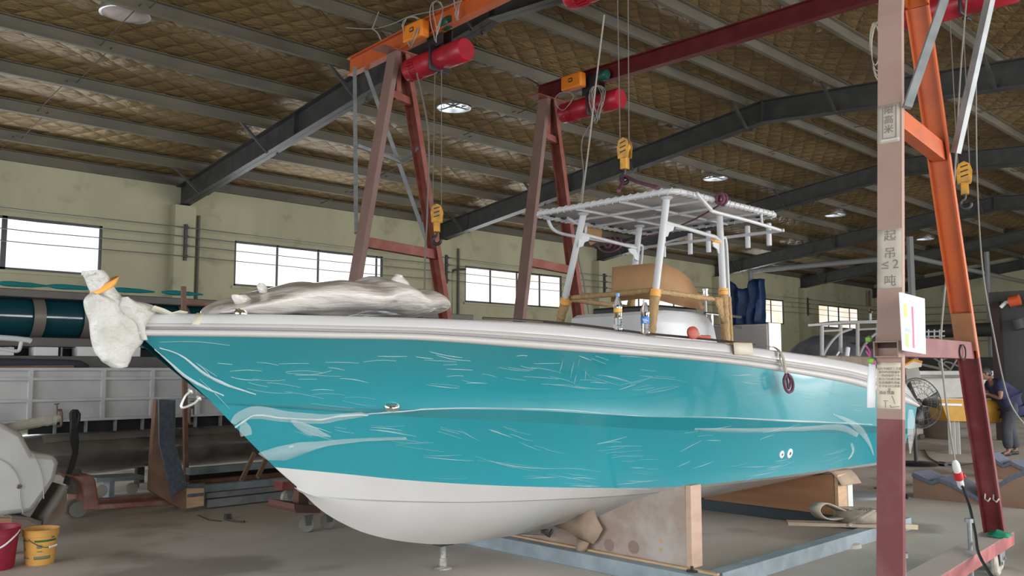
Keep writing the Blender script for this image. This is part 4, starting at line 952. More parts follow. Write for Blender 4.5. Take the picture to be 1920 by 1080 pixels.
blkc = mat('black_cable', (.02,.02,.02), .5)
# near power line with red and white connector
tail = [P(1806,915,Y=2.62), P(1818,950,Y=2.55), P(1829,1000,Y=2.36), P(1836,1040,Y=2.2), P(1862,1085,Y=2.0)]
e = empty('power_connector', tuple(P(1797,890,Y=2.65)), 'white and red inline power connector hanging on its cable by the orange leg', 'connector')
a, b_ = P(1790,862,Y=2.65), P(1803,916,Y=2.65); ax_ = (b_-a).normalized(); L_ = (b_-a).length
wpl = MATS['white_plastic']; rpl = mat('red_plastic', (.62,.03,.03), .4)
MB().lathe([(.008,0),(.022,.02),(.03,.045),(.03,L_*.42)], a, 18, ax_).build('upper_shell', wpl, e)
MB().lathe([(.034,L_*.40),(.036,L_*.42),(.036,L_*.66),(.03,L_*.68)], a, 18, ax_).build('collar', rpl, e)
MB().tube([a + ax_*L_*.5 + V((.02,-.03,0)), a + ax_*L_*.6 + V((.03,-.035,0))], .012, 8).build('latch', rpl, e)
MB().lathe([(.028,L_*.66),(.026,L_*.9),(.016,L_*.99),(0,L_)], a, 18, ax_).build('lower_shell', wpl, e)
cable('power_cable', [P(1812,0,Y=2.9), P(1800,150,Y=2.9), P(1792,300,Y=2.85), P(1782,450,Y=2.8), P(1770,560,Y=2.78), P(1764,648,Y=2.75), P(1770,720,Y=2.72), P(1780,800,Y=2.68), a], .0085, cabg, 'pale cable hanging down across the orange leg to the connector')
cable('power_cable', [b_ - ax_*.01] + tail, .0115, blkc, 'black cable running from the connector to the floor')
cable('power_cable', [P(1830,150,Y=3.4), P(1832,330,Y=3.4), P(1842,500,Y=3.3), P(1862,620,Y=3.2), P(1890,745,Y=3.1), P(1924,800,Y=3.0)], .0085, cabg, 'long grey cable curving past the person at the right edge')

# ------------------------------------------------------------------ writing and papers on the near gantry leg
inkp = mat('faded_ink', (.20,.18,.17), .8); inkl = mat('pale_handwriting', (.34,.31,.26), .8); paper = mat('grey_paper', (.50,.45,.38), .8, c2=(.44,.40,.34), ns=5); paperw = mat('white_paper', (.80,.82,.86), .7)
tapeclear = mat('glossy_tape', (.50,.45,.39), .25, c2=(.42,.38,.33), ns=9)
nlP = [V(p) for p in nl]
legax = (V(nr_[0]) - V(nl[0])); legax.z = 0; legax.normalize(); legn = V((-legax.y, legax.x, 0))     # across the web, away from camera
def leg_sheet(zc0, zc1, w0, w1, off=.0015, m=None, name='sheet', parent=None):
    """sheet on the outer web face; w from -.1 (right in view) to .1 (left)"""
    rows = []
    for j in range(9):
        z = zc0 + (zc1-zc0)*j/8; w0 *= .75 if False else 1; c_ = leg_at(nlP, z) - legax*off
        rows.append([c_ + legn*(w0 + (w1-w0)*u/4)*.75 - legax*(.0012*abs(nz((z*9,u*2,zc0)))) for u in range(5)])
    k = MB(); k.grid(rows); return k.build(name, m, parent, smooth=60, solid=.001)
def z_at_py(py, px=1665): return P(px, py, Y=2.24).z
def leg_text(s, size, z, w_, parent, m=None, off=.004):
    c_ = leg_at(nlP, z) - legax*off - legn*w_; c_ = leg_at(nlP, z) - legax*off + legn*w_
    c_ = leg_at(nlP, z) - legax*off + legn*w_*.75; size *= .82
    up = (leg_at(nlP, z+.1) - leg_at(nlP, z)).normalized()
    return text(s, size, m or inkp, parent, (c_, -legn, up))
sg = empty('load_sign', tuple(leg_at(nlP, z_at_py(490))), 'long pale paper strip reading lifting limit 2 tonnes on the pink leg', 'sign')
za, zb = z_at_py(428), z_at_py(540); leg_sheet(za, zb, -.098, .098, m=paper, name='paper', parent=sg)
sz = .092
leg_text('起', sz, z_at_py(442), -.005, sg); leg_text('吊', sz, z_at_py(475), -.005, sg); leg_text('≤', sz*1.15, z_at_py(496), .035, sg); leg_text('2', sz*1.05, z_at_py(496), -.05, sg); leg_text('吨', sz, z_at_py(527), -.005, sg)
sg2 = empty('taped_notice', tuple(leg_at(nlP, z_at_py(225))), 'curling paper notice with framed characters high on the pink leg', 'sign')
za, zb = z_at_py(192), z_at_py(265); leg_sheet(za, zb, -.085, .1, off=.003, m=tapeclear, name='paper', parent=sg2)
for s_, py in (('限', 203), ('高', 222), ('米', 240)): leg_text(s_, .075, z_at_py(py), .005, sg2, off=.0065)
def leg_frame(z0_, z1_, w0, w1, parent, off=.005, t_=.004):
    k = MB()
    for (za_, wa, zb__, wb__) in ((z0_,w0,z1_,w0),(z0_,w1,z1_,w1),(z0_,w0,z0_,w1),(z1_,w0,z1_,w1)):
        k.bar(leg_at(nlP, za_) - legax*off + legn*wa*.75, leg_at(nlP, zb__) - legax*off + legn*wb__*.75, t_, .0015, up=legax)
    k.build('printed_border', inkp, parent, smooth=0)
leg_frame(z_at_py(256), z_at_py(196), -.055, .055, sg2, off=.0062)
sg3 = empty('handwritten_notice', tuple(leg_at(nlP, z_at_py(720))), 'pale handwritten notice of several lines low on the pink leg', 'sign')
leg_sheet(z_at_py(767,1660), z_at_py(679,1660), -.088, .1, m=mat('cream_paper', (.66,.60,.48), .8), name='paper', parent=sg3)
for i, s_ in enumerate(['请各车间员工注意', '操作时按照规章', '一的切勿停下车', '请自己在此告知', '有违规操作造成', '不予各自行承担', '果']):
    leg_text(s_, .0225, z_at_py(691.5 + i*6.6, 1660), .0, sg3, m=inkl)
leg_text('违反罚款', .028, z_at_py(737, 1660), .02, sg3); k = MB()
for (wa, pa_, wb2, pb_) in ((-.02,742,-.045,757),(.03,752,.03,765),(.045,752,.01,752),(-.01,764,-.08,762),(-.01,764,-.008,760)):
    k.bar(leg_at(nlP, z_at_py(pa_,1660)) - legax*.004 + legn*wa*.75, leg_at(nlP, z_at_py(pb_,1660)) - legax*.004 + legn*wb2*.75, .003, .001, up=legax)
k.build('pen_strokes', inkp, sg3, smooth=0)
# papers edge-on at the left side of the leg
k = MB(); c0 = leg_at(nlP, z_at_py(765)) + legn*.082; c1 = leg_at(nlP, z_at_py(676)) + legn*.082
k.grid([[c0 - legax*.01 + legn*(.0+.012*u) - legax*.012*u for u in range(4)], [c0.lerp(c1,.5) + legn*(.012*u) - legax*.015*u for u in range(4)], [c1 + legn*.010*u - legax*.01*u for u in range(4)]])
e = empty('paper_bundle', tuple(c1), 'white papers tied with pink and green ribbon on the left edge of the leg', 'paper'); k.build('papers', paperw, e, smooth=60, solid=.004)
k = MB(); k.tube(spline([c1 + legn*a_ - legax*.03 + V((0,0,b2)) for a_, b2 in ((.05,.10),(.02,.05),(.03,.0),(-.01,-.02),(.02,.02),(.045,.06))], 4), .006, 6); k.build('pink_ribbon', mat('pink_ribbon', (.6,.12,.35), .6), e)
k = MB(); k.lathe([(0,-.02),(.02,-.012),(.022,.01),(0,.025)], c1 + V((0,0,.0)) - legax*.03 + legn*.02, 8); k.lathe([(0,-.02),(.02,-.012),(.022,.01),(0,.025)], c1 + V((0,0,.13)) - legax*.02 + legn*.03, 8); k.build('green_ribbon', mat('lime_ribbon', (.25,.5,.08), .6), e)
# box section socket on the near crossbar end
zc_ = z_at_py(655); c_ = leg_at(nlP, zc_)
k = MB()
for s_ in (-.045, .045): k.bar(c_ - legax*.07 + V((0,0,s_)) + legn*0, c_ - legax*.002 + V((0,0,s_)), .14, .008)
for s_ in (-.07, .07): k.bar(c_ - legax*.07 + legn*s_, c_ - legax*.002 + legn*s_, .008, .095)
k.build('tube_socket', dustp, g1, smooth=0)
MB().bar(c_ - legax*.012, c_ - legax*.004, .135, .085).build('socket_dark', mat('deep_brown', (.05,.025,.02), .8), g1, smooth=0)
k = MB(); c_ = leg_at(nlP, z_at_py(668)); k.bar(c_ - legax*.004 - legn*.075, c_ - legax*.004 + legn*.075, .006, .10, up=(0,0,1)); k.build('socket_plate', dustp, g1, smooth=0)
# cover plate over the right leg
nrP = [V(p) for p in nr_]
k = MB(); a, b_ = leg_at(nrP, P(1800,655,Y=2.35).z), leg_at(nrP, P(1800,585,Y=2.35).z); k.bar(a - legax*.03, b_ - legax*.03, .145, .06, up=legax); k.build('cover_box', mat('brown_cover', (.30,.13,.055), .6, c2=(.25,.11,.05), ns=8), g1, smooth=0, bevel=.004)
for dx in (-.03,.03):
    c_ = leg_at(nrP, P(1830,950,Y=2.35).z) - legax*.02 + legn*dx
    k = MB(); k.tube([c_ + V((0,0,.05)) , c_ - legax*.02, c_ - legax*.06 - legn*.03 + V((0,0,-.01)), c_ - legax*.07 - legn*.05+V((0,0,.015))], .006, 6); k.build('wire_hook', mat('pale_wire', (.6,.58,.52), .5), g1)
k = MB(); c_ = P(1800,661,Y=2.30); k.tube([c_ + V((.06*math.cos(t_), -.02, .055*math.sin(t_))) for t_ in [q*math.pi/9 for q in range(18)]], .006, 6, closed=True); k.build('wire_ring', mat('black_cable', (.02,.02,.02), .5), g1)
# poster board on the leg
e = empty('poster_board', tuple(P(1712,600,Y=2.15)), 'white printed poster board with coloured blocks tilted beside the pink leg', 'poster')
b0 = P(1690,655,Y=2.13); b1 = P(1735,664,Y=2.13); u_ = None
A_ = P(1688,548,Y=2.02); B_ = P(1734,560,Y=2.10); C_ = P(1736,664,Y=2.10); D_ = P(1694,657,Y=2.02)
nn = (B_-A_).cross(D_-A_).normalized(); nn = nn if nn.dot(A_-V((0,0,EYE))) > 0 else -nn
k = MB(); k.prism([A_,B_,C_,D_], nn*.008); k.build('board', mat('poster_white', (.80,.82,.84), .5), e, smooth=0)
def pq(u, v): return A_.lerp(B_, u).lerp(D_.lerp(C_, u), v)
def patch(u0, u1, v0, v1, m, name): 
    k = MB(); k.prism([pq(u0,v0)-nn*.001, pq(u1,v0)-nn*.001, pq(u1,v1)-nn*.001, pq(u0,v1)-nn*.001], -nn*.0008); k.build(name, m, e, smooth=0)
patch(.10,.22,.19,.41, mat('print_yellow', (.85,.6,.10), .6), 'yellow_block'); patch(.10,.23,.70,.93, mat('print_green', (.40,.68,.18), .6), 'green_block'); patch(.40,.48,.20,.93, mat('print_pink', (.62,.12,.20), .6), 'pink_bar')
k = MB(); rd = random.Random(3)
for j in range(26):
    v = .20 + j*.0285
    if rd.random() < .12: continue
    k.prism([pq(.54,v)-nn*.001, pq(.54+rd.uniform(.18,.42),v)-nn*.001, pq(.54+rd.uniform(.18,.40),v+.006)-nn*.001, pq(.54,v+.006)-nn*.001], -nn*.0006)
for j in range(9): k.prism([pq(.32+j*.045,.105)-nn*.001, pq(.35+j*.045,.105)-nn*.001, pq(.35+j*.045,.135)-nn*.001, pq(.32+j*.045,.135)-nn*.001], -nn*.0006)
for j in range(4): k.prism([pq(.12,.215+j*.045)-nn*.002, pq(.20,.215+j*.045)-nn*.002, pq(.20,.222+j*.045)-nn*.002, pq(.12,.222+j*.045)-nn*.002], -nn*.0006)
k.build('printed_lines', mat('print_grey', (.55,.50,.50), .6), e, smooth=0)
k = MB()
for j, vv in enumerate((.03,.0,.02,.01,.03)): k.prism([pq(.13+j*.05,.60)-nn*.001, pq(.16+j*.05,.60)-nn*.001, pq(.16+j*.05,.66+vv*.5)-nn*.001, pq(.13+j*.05,.66+vv*.5)-nn*.001], -nn*.0006)
k.build('printed_figures', mat('print_blue', (.25,.45,.6), .6), e, smooth=0)

# ------------------------------------------------------------------ supports below the boat
ply = mat('spattered_plywood', (.36,.27,.22), .8, c2=(.46,.41,.38), ns=3.5, nd=8, lo=.4, hi=.6, bump=.1); plyo = mat('orange_plywood', (.42,.22,.12), .75, c2=(.36,.18,.095), ns=4, stretch=(1,.3,3))
pine = mat('pale_pine', (.60,.40,.25), .7, c2=(.52,.34,.2), ns=6, stretch=(1,1,4)); bsteel = mat('blue_grey_steel', (.30,.36,.40), .6, c2=(.22,.27,.30), ns=5, nd=8, bump=.1)
felt = mat('blue_grey_felt', (.095,.115,.15), .95, c2=(.13,.15,.19), ns=20, bump=.4, bs=60)
X1 = P(1285,1063,Z=.13).x
def ox(pts, X, th, m, name, parent, **kw): k = MB(); k.prism([P(a, b_, X=X) for a, b_ in pts], (th,0,0)); return k.build(name, m, parent, **kw)
fr0 = P(1285,1063,Z=.13)
frame_ = empty('steel_floor_frame', (X1, fr0.y, 0), 'blue grey steel frame lying on the floor under the boat cradles', 'frame')
k = MB(); k.bar((X1-.08, fr0.y-.42, .06), (X1-.08, 6.6, .06), .15, .12); k.build('cross_beam', bsteel, frame_, smooth=0, bevel=.006)
X2 = P(1565,967,Z=.12).x
k = MB(); k.bar((X1+.06, fr0.y-.22, .06), (X2+.45, fr0.y-.22, .06), .12, .12); k.build('side_beam', bsteel, frame_, smooth=0, bevel=.006)
k = MB(); k.bar((X2+.1, fr0.y-.16, .06), (X2+.1, 6.6, .06), .12, .12); k.build('cross_beam', mat('dark_blue_steel', (.06,.085,.10), .6), frame_, smooth=0, bevel=.006)
k = MB(); k.bar((X1+.06, 6.5, .06), (X2+.05, 6.5, .06), .12, .12); k.build('side_beam', bsteel, frame_, smooth=0, bevel=.006)
MB().box(X1-.045, X1-.008, fr0.y-.3, 6.2, .12, .135).build('edge_timber', pine, frame_, smooth=0)
c1_ = empty('front_cradle', (X1, fr0.y, .12), 'spattered plywood cradle board with two round marks under the mid hull', 'cradle', 'wooden hull cradles')
yn = P(1287,1060,X=X1).y
def zb_(y): return 1  # helper not used
pts = [(1288,1060),(1284,902),(1245,913),(1190,930),(1120,962),(1060,985),(1020,997),(960,1008),(925,1013)]
ww = [P(a, b_, X=X1) for a, b_ in pts]
hullcap = [V((X1, min(6.1, p.y), max(.125, p.z - .03))) for p in ww]
k = MB(); k.prism(hullcap, (.05,0,0)); k.build('board', ply, c1_, smooth=0)
MB().box(X1-.0, X1+.14, yn-.05, yn-.001, .125, P(1284,902,X=X1).z-.03).build('end_post', mat('pinkish_wood', (.55,.38,.29), .7, c2=(.48,.33,.25), ns=5, stretch=(1,1,3)), c1_, bevel=.004)
for px, py, r_ in ((1142,1022,.048),(1188,1026,.052)):
    p = P(px, py, X=X1-.001); MB().lathe([(0,0),(r_,0),(r_,.002),(0,.002)], p, 24, (-1,0,0)).build('round_mark', mat('brown_round', (.28,.20,.17), .8), c1_, smooth=0)
for py in (1015,1031):
    p = P(1239, py, X=X1-.001); MB().box(p.x-.002,p.x,p.y-.012,p.y+.012,p.z-.012,p.z+.012).build('orange_label', mat('orange_label', (.6,.33,.1), .7), c1_, smooth=0)
k = MB(); k.tube([(X1-.06, yn-.09, .12),(X1-.06, yn-.09, .16)], .012, 8); k.lathe([(0,.0),(.04,.0),(.04,.012),(0,.012)], (X1-.06,yn-.09,.121), 16); tag(k.build('black_foot', blk), 'small black screw foot on the timber edge at the cradle corner', 'foot')
# hanging sanding cloth
cloth = mat('tan_cloth', (.42,.31,.23), .85, c2=(.36,.26,.19), ns=5, bump=.2)
def sheet_px(pts, X, m, name, label, cat, th=.006, fold=.02):
    ps = [P(a, b_, X=X - .01 - fold*(i % 2)) for i, (a, b_) in enumerate(pts)]; c_ = sum(ps, V())/len(ps) - V((fold,0,0))
    k = MB(); k.add(ps + [c_], [(i, (i+1) % len(ps), len(ps)) for i in range(len(ps))]); return tag(k.build(name, m, smooth=70, solid=th), label, cat)
sheet_px([(1037,986),(1062,979),(1085,966),(1113,955),(1121,975),(1130,992),(1122,1008),(1113,1020),(1085,1010),(1068,997)], X1-.03, cloth, 'tan_cloth', 'tan cloth folded over the cradle edge against the keel', 'cloth')
sheet_px([(1082,1010),(1105,1018),(1100,1030),(1083,1048),(1077,1054),(1080,1035)], X1-.05, cloth, 'tan_cloth', 'pointed lower corner of tan cloth hanging over the timber edge', 'cloth')
k = MB(); a = [P(px, py, X=X1-.03) for px, py in ((1040,992),(1110,968),(1160,945),(1185,935))]
# rear cradle
c2_ = empty('rear_cradle', (X2, fr0.y, .12), 'orange plywood cradle with pale end board under the stern', 'cradle', 'wooden hull cradles')
pts = [(1566,967),(1562,886),(1500,893),(1440,902),(1390,911),(1345,921),(1320,930)]
ww = [P(a, b_, X=X2) for a, b_ in pts]; ww = [V((X2, p.y, max(.125, p.z-.01))) for p in ww]
k = MB(); k.prism(ww + [V((X2, ww[-1].y, .125))], (.22,0,0)); k.build('board', plyo, c2_, smooth=0)
y2 = ww[0].y; ztop_ = P(1562,886,X=X2).z
MB().box(X2, X2+.20, y2-.04, y2-.001, .125, ztop_-.02).build('end_post', pine, c2_, bevel=.003)
MB().box(X2+.20, X2+.31, y2-.05, y2+.1, .06, ztop_-.03).build('white_board', mat('white_cloth_board', (.68,.68,.66), .7), c2_, bevel=.004)
MB().bar((X2-.012, y2, .125+ (ztop_-.125)*.46), (X2-.004, y2, .125+(ztop_-.125)*.46), .002).build('seam', blk, c2_, smooth=0)
k = MB(); c_ = V((X2-.02, y2-.06, ztop_)); k.grid([[c_ + V((x*.09, .12-.05*y - .01*x, -.03*y*y*.5 + .015*nz((x,y,3)) + .012)) for x in range(5)] for y in range(4)]); tag(k.build('tan_cloth', cloth, smooth=70, solid=.006), 'tan cloth draped on the top corner of the rear cradle', 'cloth')
# keel stand
kp = P(831,1066,Z=.0); zk = .235
e = empty('keel_jack', tuple(kp), 'short white screw jack standing under the keel', 'jack')
MB().lathe([(0,0),(.07,0),(.07,.012),(.03,.02),(.03,.08),(.022,.085),(.022,.15)], kp, 18).build('base', mat('spattered_white_metal', (.45,.43,.40), .6, c2=(.25,.23,.22), ns=25), e)
MB().tube([kp + V((0,0,.14)), kp + V((0,0,.185))], .026, 10).build('screw', galv, e)
MB().box(kp.x-.07,kp.x+.07,kp.y-.05,kp.y+.05,.185,.2).build('top_plate', rodm, e, bevel=.003)
k = MB(); k.tube([kp + V((-.09,-.02,.012)), kp + V((-.02,-.03,.02))], .012, 8); k.build('tommy_bar', galv, e)
# small dark fitting at the keel
k = MB(); p = P(1022,1000,Y=YC-.05); k.tube([p, p+V((.05,0,-.03)), p+V((.09,0,.02))], .014, 8); k.box(p.x-.03,p.x+.03,p.y-.02,p.y+.02,p.z-.0,p.z+.03); tag(k.build('keel_clamp', rodm), 'small dark clamp under the keel beside the tan cloth', 'clamp')

# strap coil, planks
p = P(1604,966,Z=.15); 
pl = empty('wooden_plank', tuple(P(1560,985,Z=.12)), 'pale wooden plank lying across the steel frame under the strap coil', 'plank')
a, b_ = P(1476,980,Z=.14), P(1655,985,Z=.14); k = MB(); k.bar(a, b_, .14, .03); k.build('board', mat('pale_plank', (.50,.40,.31), .75, c2=(.42,.33,.25), ns=4), pl, smooth=0)
k = MB(); a, b_ = P(1640,983,Z=.14), P(1716,988,Z=.05); k.bar(a, a.lerp(b_,.72), .03, .03); k.bar(a.lerp(b_,.68), b_, .06, .045); tag(k.build('wooden_stick', mat('pale_plank2', (.45,.37,.24), .75)), 'wooden stick with thick end poking out right of the pink leg', 'stick')
web = mat('webbing_grey_beige', (.40,.35,.28), .85, c2=(.33,.29,.23), ns=12, bump=.4, bs=90)
e = empty('strap_coil', tuple(p), 'coiled grey beige webbing strap with a loose loop on the plank', 'strap')
cz = P(1604,975,Z=.16); k = MB(); n_ = 200; r1_ = []; r2_ = []
for j in range(n_):
    t_ = j/n_; a = t_*2*math.pi*7; rr2 = .05 + .16*t_; q = cz + V((math.cos(a)*rr2, math.sin(a)*rr2, .0)); r1_.append(q + V((0,0,.0))); r2_.append(q + V((0,0,.10)))
k.grid([r1_, r2_]); k.build('coil', web, e, smooth=35, solid=.010)
k = MB(); lpx = spline([P(a, b_, Y=cz.y+.12) for a, b_ in [(1572,958),(1550,948),(1532,942),(1521,948),(1519,958),(1528,968),(1545,972),(1572,968)]], 5); k.grid([lpx, [q + V((.0,-.10,.0)) for q in lpx]]); k.build('loop', web, e, smooth=70, solid=.012)
k = MB(); q1 = spline([P(1634,955,Z=.30), P(1612,968,Z=.26), P(1592,980,Z=.19), P(1586,985,Z=.17)], 4); k.grid([q1, [q + V((.02,-.035,-.012)) for q in q1]]); k.build('tail', web, e, smooth=70, solid=.012)
MB().lathe([(0,0),(.12,0),(.11,.03),(.05,.05),(0,.055)], P(1590,1025,Z=0), 12).build('dust_heap', mat('dust_grey', (.42,.41,.39), .9)); tag(bpy.data.objects['dust_heap'], 'small pale heap of dust on the floor behind the steel beam', 'dust', kind='stuff')
# green rag on base beam
c_ = V(nr_[0]) - legax*.16 - legn*.06; c_.z = .305
k = MB(); k.grid([[c_ + legax*(u*.03-.09) + legn*(v*.03-.08) + V((0,0,max(.0,.035*math.sin(math.pi*u/6)*math.sin(math.pi*v/5) + .022*nz((u*.9,v*.9,7)) + .008))) for u in range(7)] for v in range(6)])
tag(k.build('green_rag', mat('green_cloth', (.005,.22,.12), .8), smooth=50, solid=.006), 'green rag lying on the gantry base beam at right', 'rag')
# ------------------------------------------------------------------ left background
def oy(pts, Y, th, m, name, parent=None, **kw):
    k = MB(); k.prism([P(a, b_, Y=Y) for a, b_ in pts], (0,th,0)); return k.build(name, m, parent, **kw)
def wd(px, py, Y): return P(px, py, Y=Y)
brownw = mat('brown_wood', (.16,.085,.05), .75, c2=(.21,.12,.08), ns=6); darkg = mat('dark_glossy_grey', (.10,.092,.083), .22, c2=(.17,.155,.14), ns=3, lo=.4, hi=.7, coat=.3, bump=.12, bs=7)
dteal = mat('dark_glossy_teal', (.006,.045,.058), .15, coat=.6); dbrown = mat('dark_brown_mould', (.075,.065,.055), .45, c2=(.055,.05,.045), ns=3)
pgrey = mat('pale_grey_mould', (.50,.50,.50), .6, c2=(.42,.42,.43), ns=2)
YR = 11.6
# white hull section at far left on cradle
YL = 9.2
e = empty('white_hull_section', tuple(P(40,965,Y=YL)), 'white boat moulding with a curved seam resting on a brown cradle at far left', 'hull part')
oy([(-160,815),(0,790),(42,812),(62,850),(105,853),(112,868),(105,900),(60,962),(0,968),(-160,975)], YL, 1.3, mat('off_white_moulding', (.62,.62,.60), .4, c2=(.55,.54,.52), ns=2), 'shell', e, smooth=30, bevel=.05)
k = MB(); k.tube(spline([P(a, b_, Y=YL-.012) for a, b_ in [(-10,858),(12,868),(28,885),(36,905),(38,935),(43,962)]], 5), .006, 6); k.tube(spline([P(a, b_, Y=YL-.012) for a, b_ in [(60,850),(72,870),(80,900),(82,935)]], 5), .005, 6); k.build('seam_line', pgrey, e)
MB().lathe([(0,.02),(.022,.01),(.026,-.0),(0,-.01)], P(36,912,Y=YL-.01), 14, (0,-1,0)).build('round_stud', MATS['chrome'], e)
k = MB(); sp = spline([P(a, b_, Y=YL+.2) for a, b_ in [(-60,812),(0,806),(40,798),(80,790),(104,787)]], 4); k.tube(sp, [.05+.012*nz((j*.8,1,1)) for j in range(len(sp))], 10); sp = spline([P(a, b_, Y=YL+.5) for a, b_ in [(-40,806),(20,802),(70,792),(112,784)]], 4); k.tube(sp, [.04]*len(sp), 10)
k.build('padding_roll', mat('dirty_cream_foam', (.42,.39,.33), .85, c2=(.50,.47,.42), ns=8, bump=.5, bs=20), e)
e = empty('shaped_cradle', tuple(P(90,985,Y=YL)), 'brown padded V cradle under the white moulding at far left', 'cradle', 'wooden hull cradles')
oy([(55,970),(80,978),(126,912),(125,958),(85,992),(22,992),(22,972)], YL-.05, .12, mat('dull_brown_board', (.20,.14,.105), .8, c2=(.25,.19,.15), ns=4), 'board', e, smooth=0)
k = MB(); q = [P(a, b_, Y=YL-.1) for a, b_ in [(22,970),(55,972),(80,986),(100,955),(127,912)]]
k.grid([q, [p + V((0,.42,0)) for p in q]]); k.build('felt_padding', mat('dusty_felt', (.16,.14,.125), .95, bump=.4, bs=60), e, smooth=0, solid=.02)
oy([(-40,972),(22,972),(24,1040),(-40,1050)], YL-.6, .1, plyo, 'end_board', e, smooth=0)
# buckets
def bucket(px, py, r, h, m, label, handle_m, name='bucket'):
    p = P(px, py, Z=0); e = empty(name, tuple(p), label, 'bucket')
    MB().lathe([(0,.004),(r*.8,0),(r*.84,.01),(r*.97,h*.80),(r*1.04,h*.81),(r*1.04,h*.97),(r*1.07,h),(r*1.03,h*1.0),(r*.98,h*.97),(r*.80,.02),(0,.02)], p, 32).build('pail', m, e, smooth=50)
    return p, e
ymat = mat('yellow_pail', (.68,.36,.08), .5, c2=(.58,.30,.08), ns=9)
p, e = bucket(74, 1056, .132, .285, ymat, 'yellow plastic bucket with green printed bands on the floor at lower left', None)
dn = V((-p.x,-p.y,0)).normalized(); aa = math.atan2(dn.y, dn.x)
def band(z0, z1, a0, a1, r0, m, nm):
    k = MB(); n_ = 12; rr = lambda z: .132*(.84 + .13*(z-.01)/(.285*.8-.01)) + .0015
    k.grid([[p + V((rr(z)*math.cos(aa+R(a0+(a1-a0)*j/n_)), rr(z)*math.sin(aa+R(a0+(a1-a0)*j/n_)), z)) for j in range(n_+1)] for z in (z0, z1)]); k.build(nm, m, e, smooth=60, solid=.001)
gprint = mat('green_print', (.03,.14,.03), .6); gd = mat('faded_green_print', (.16,.19,.13), .7)
band(.19,.206,-20,62,0,gprint,'green_band'); band(.195,.207,-80,-42,0,gd,'green_band'); band(.05,.075,-22,40,0,gd,'lower_band'); band(.055,.068,-78,-42,0,gd,'lower_band')
band(.14,.165,-12,6,0,gd,'printed_patch'); band(.11,.118,-10,8,0,gd,'printed_patch'); band(.12,.14,-75,-55,0,gd,'printed_patch')
k = MB(); k.tube(spline([p + V((.137*math.cos(aa+R(a)), .137*math.sin(aa+R(a)), z)) for a, z in ((-40,.215),(-20,.185),(5,.155),(25,.145),(50,.15))], 4), .003, 6); k.build('wire_handle', rodm, e)
k = MB(); k.tube([p + V((.14*math.cos(aa+R(a)), .14*math.sin(aa+R(a)), z)) for a, z in ((28,.146),(58,.152))], .008, 8); k.build('handle_grip', paperw, e)
band(.215,.25,38,52,0,mat('dried_mud', (.2,.17,.12), .9),'mud_splash')
pr, er = bucket(-10, 1066, .165, .33, mat('dark_red_pail', (.27,.012,.035), .45), 'dark red plastic bucket with white handle cut by the left edge', None)
k = MB(); k.tube(spline([pr + V((.17*math.cos(aa+R(a)), .17*math.sin(aa+R(a)), z)) for a, z in ((75,.30),(50,.26),(20,.20),(-10,.165),(-40,.15))], 5), .007, 8); k.build('handle', paperw, er)
# pallet jack
red_j = mat('faded_jack_red', (.30,.12,.10), .6, c2=(.38,.22,.20), ns=7, nd=8); YJ = 10.35
e = empty('pallet_jack', tuple(P(150,962,Z=0)), 'faded red pallet jack with black tiller standing left of the padded post', 'pallet jack')
oy([(132,826),(138,848),(120,907),(131,910),(147,850),(149,826),(144,770),(134,770)], YJ, .05, blk, 'tiller', e, bevel=.008)
k = MB(); k.tube([P(a, b_, Y=YJ+.02) for a, b_ in [(134,786),(133,776),(137,771),(144,771),(148,777),(147,787),(143,800),(138,800),(134,786)]], .022, 8); k.build('tiller_grip', blk, e)
MB().lathe([(0,0),(.075,0),(.08,.06),(.07,.2),(.05,.26),(0,.26)], P(140,925,Y=YJ+.03), 18).build('pump', mat('grimy_metal', (.12,.11,.10), .6), e)
oy([(137,893),(172,890),(180,900),(187,945),(186,955),(160,958),(158,930),(152,905)], YJ-.25, .55, red_j, 'fork_head', e, bevel=.02)
for yy in (YJ-.28, YJ+.16):
    k = MB(); a, b_ = P(180,951,Y=YJ-.28), P(345,940,Y=YJ-.28); a.y = b_.y = yy+.06; k.bar(a, b_, .14, .055); k.build('fork', red_j, e, smooth=0, bevel=.01)
for yy in (YJ-.09, YJ+.06):
    MB().lathe([(0,-.025),(.05,-.025),(.085,-.022),(.09,0),(.085,.022),(.05,.025),(0,.025)], V((P(138,948,Y=YJ).x, yy-.05, .09)), 20, (0,1,0)).build('steer_wheel', mat('grimy_wheel', (.20,.19,.17), .7), e)
# low trolley behind
e = empty('low_trolley', tuple(P(230,925,Y=11.3)), 'low grey steel trolley with castors behind the pallet jack', 'trolley')
k = MB(); k.bar(P(170,898,Y=11.3), P(258,893,Y=11.3), .4, .05); k.bar(P(256,892,Y=11.3), P(256,915,Y=11.3), .05, .05, up=(1,0,0)); q_ = P(205,896,Y=11.4); k.box(q_.x-.03,q_.x+.03,q_.y-.1,q_.y+.1,0,q_.z); k.build('bed', bsteel, e, smooth=0)
for px in (247, 190): MB().lathe([(0,-.02),(.07,-.02),(.07,.02),(0,.02)], P(px, 916 if px > 200 else 920, Y=11.25), 18, (0,1,0)).build('castor', mat('pale_castor', (.42,.40,.36), .6), e)
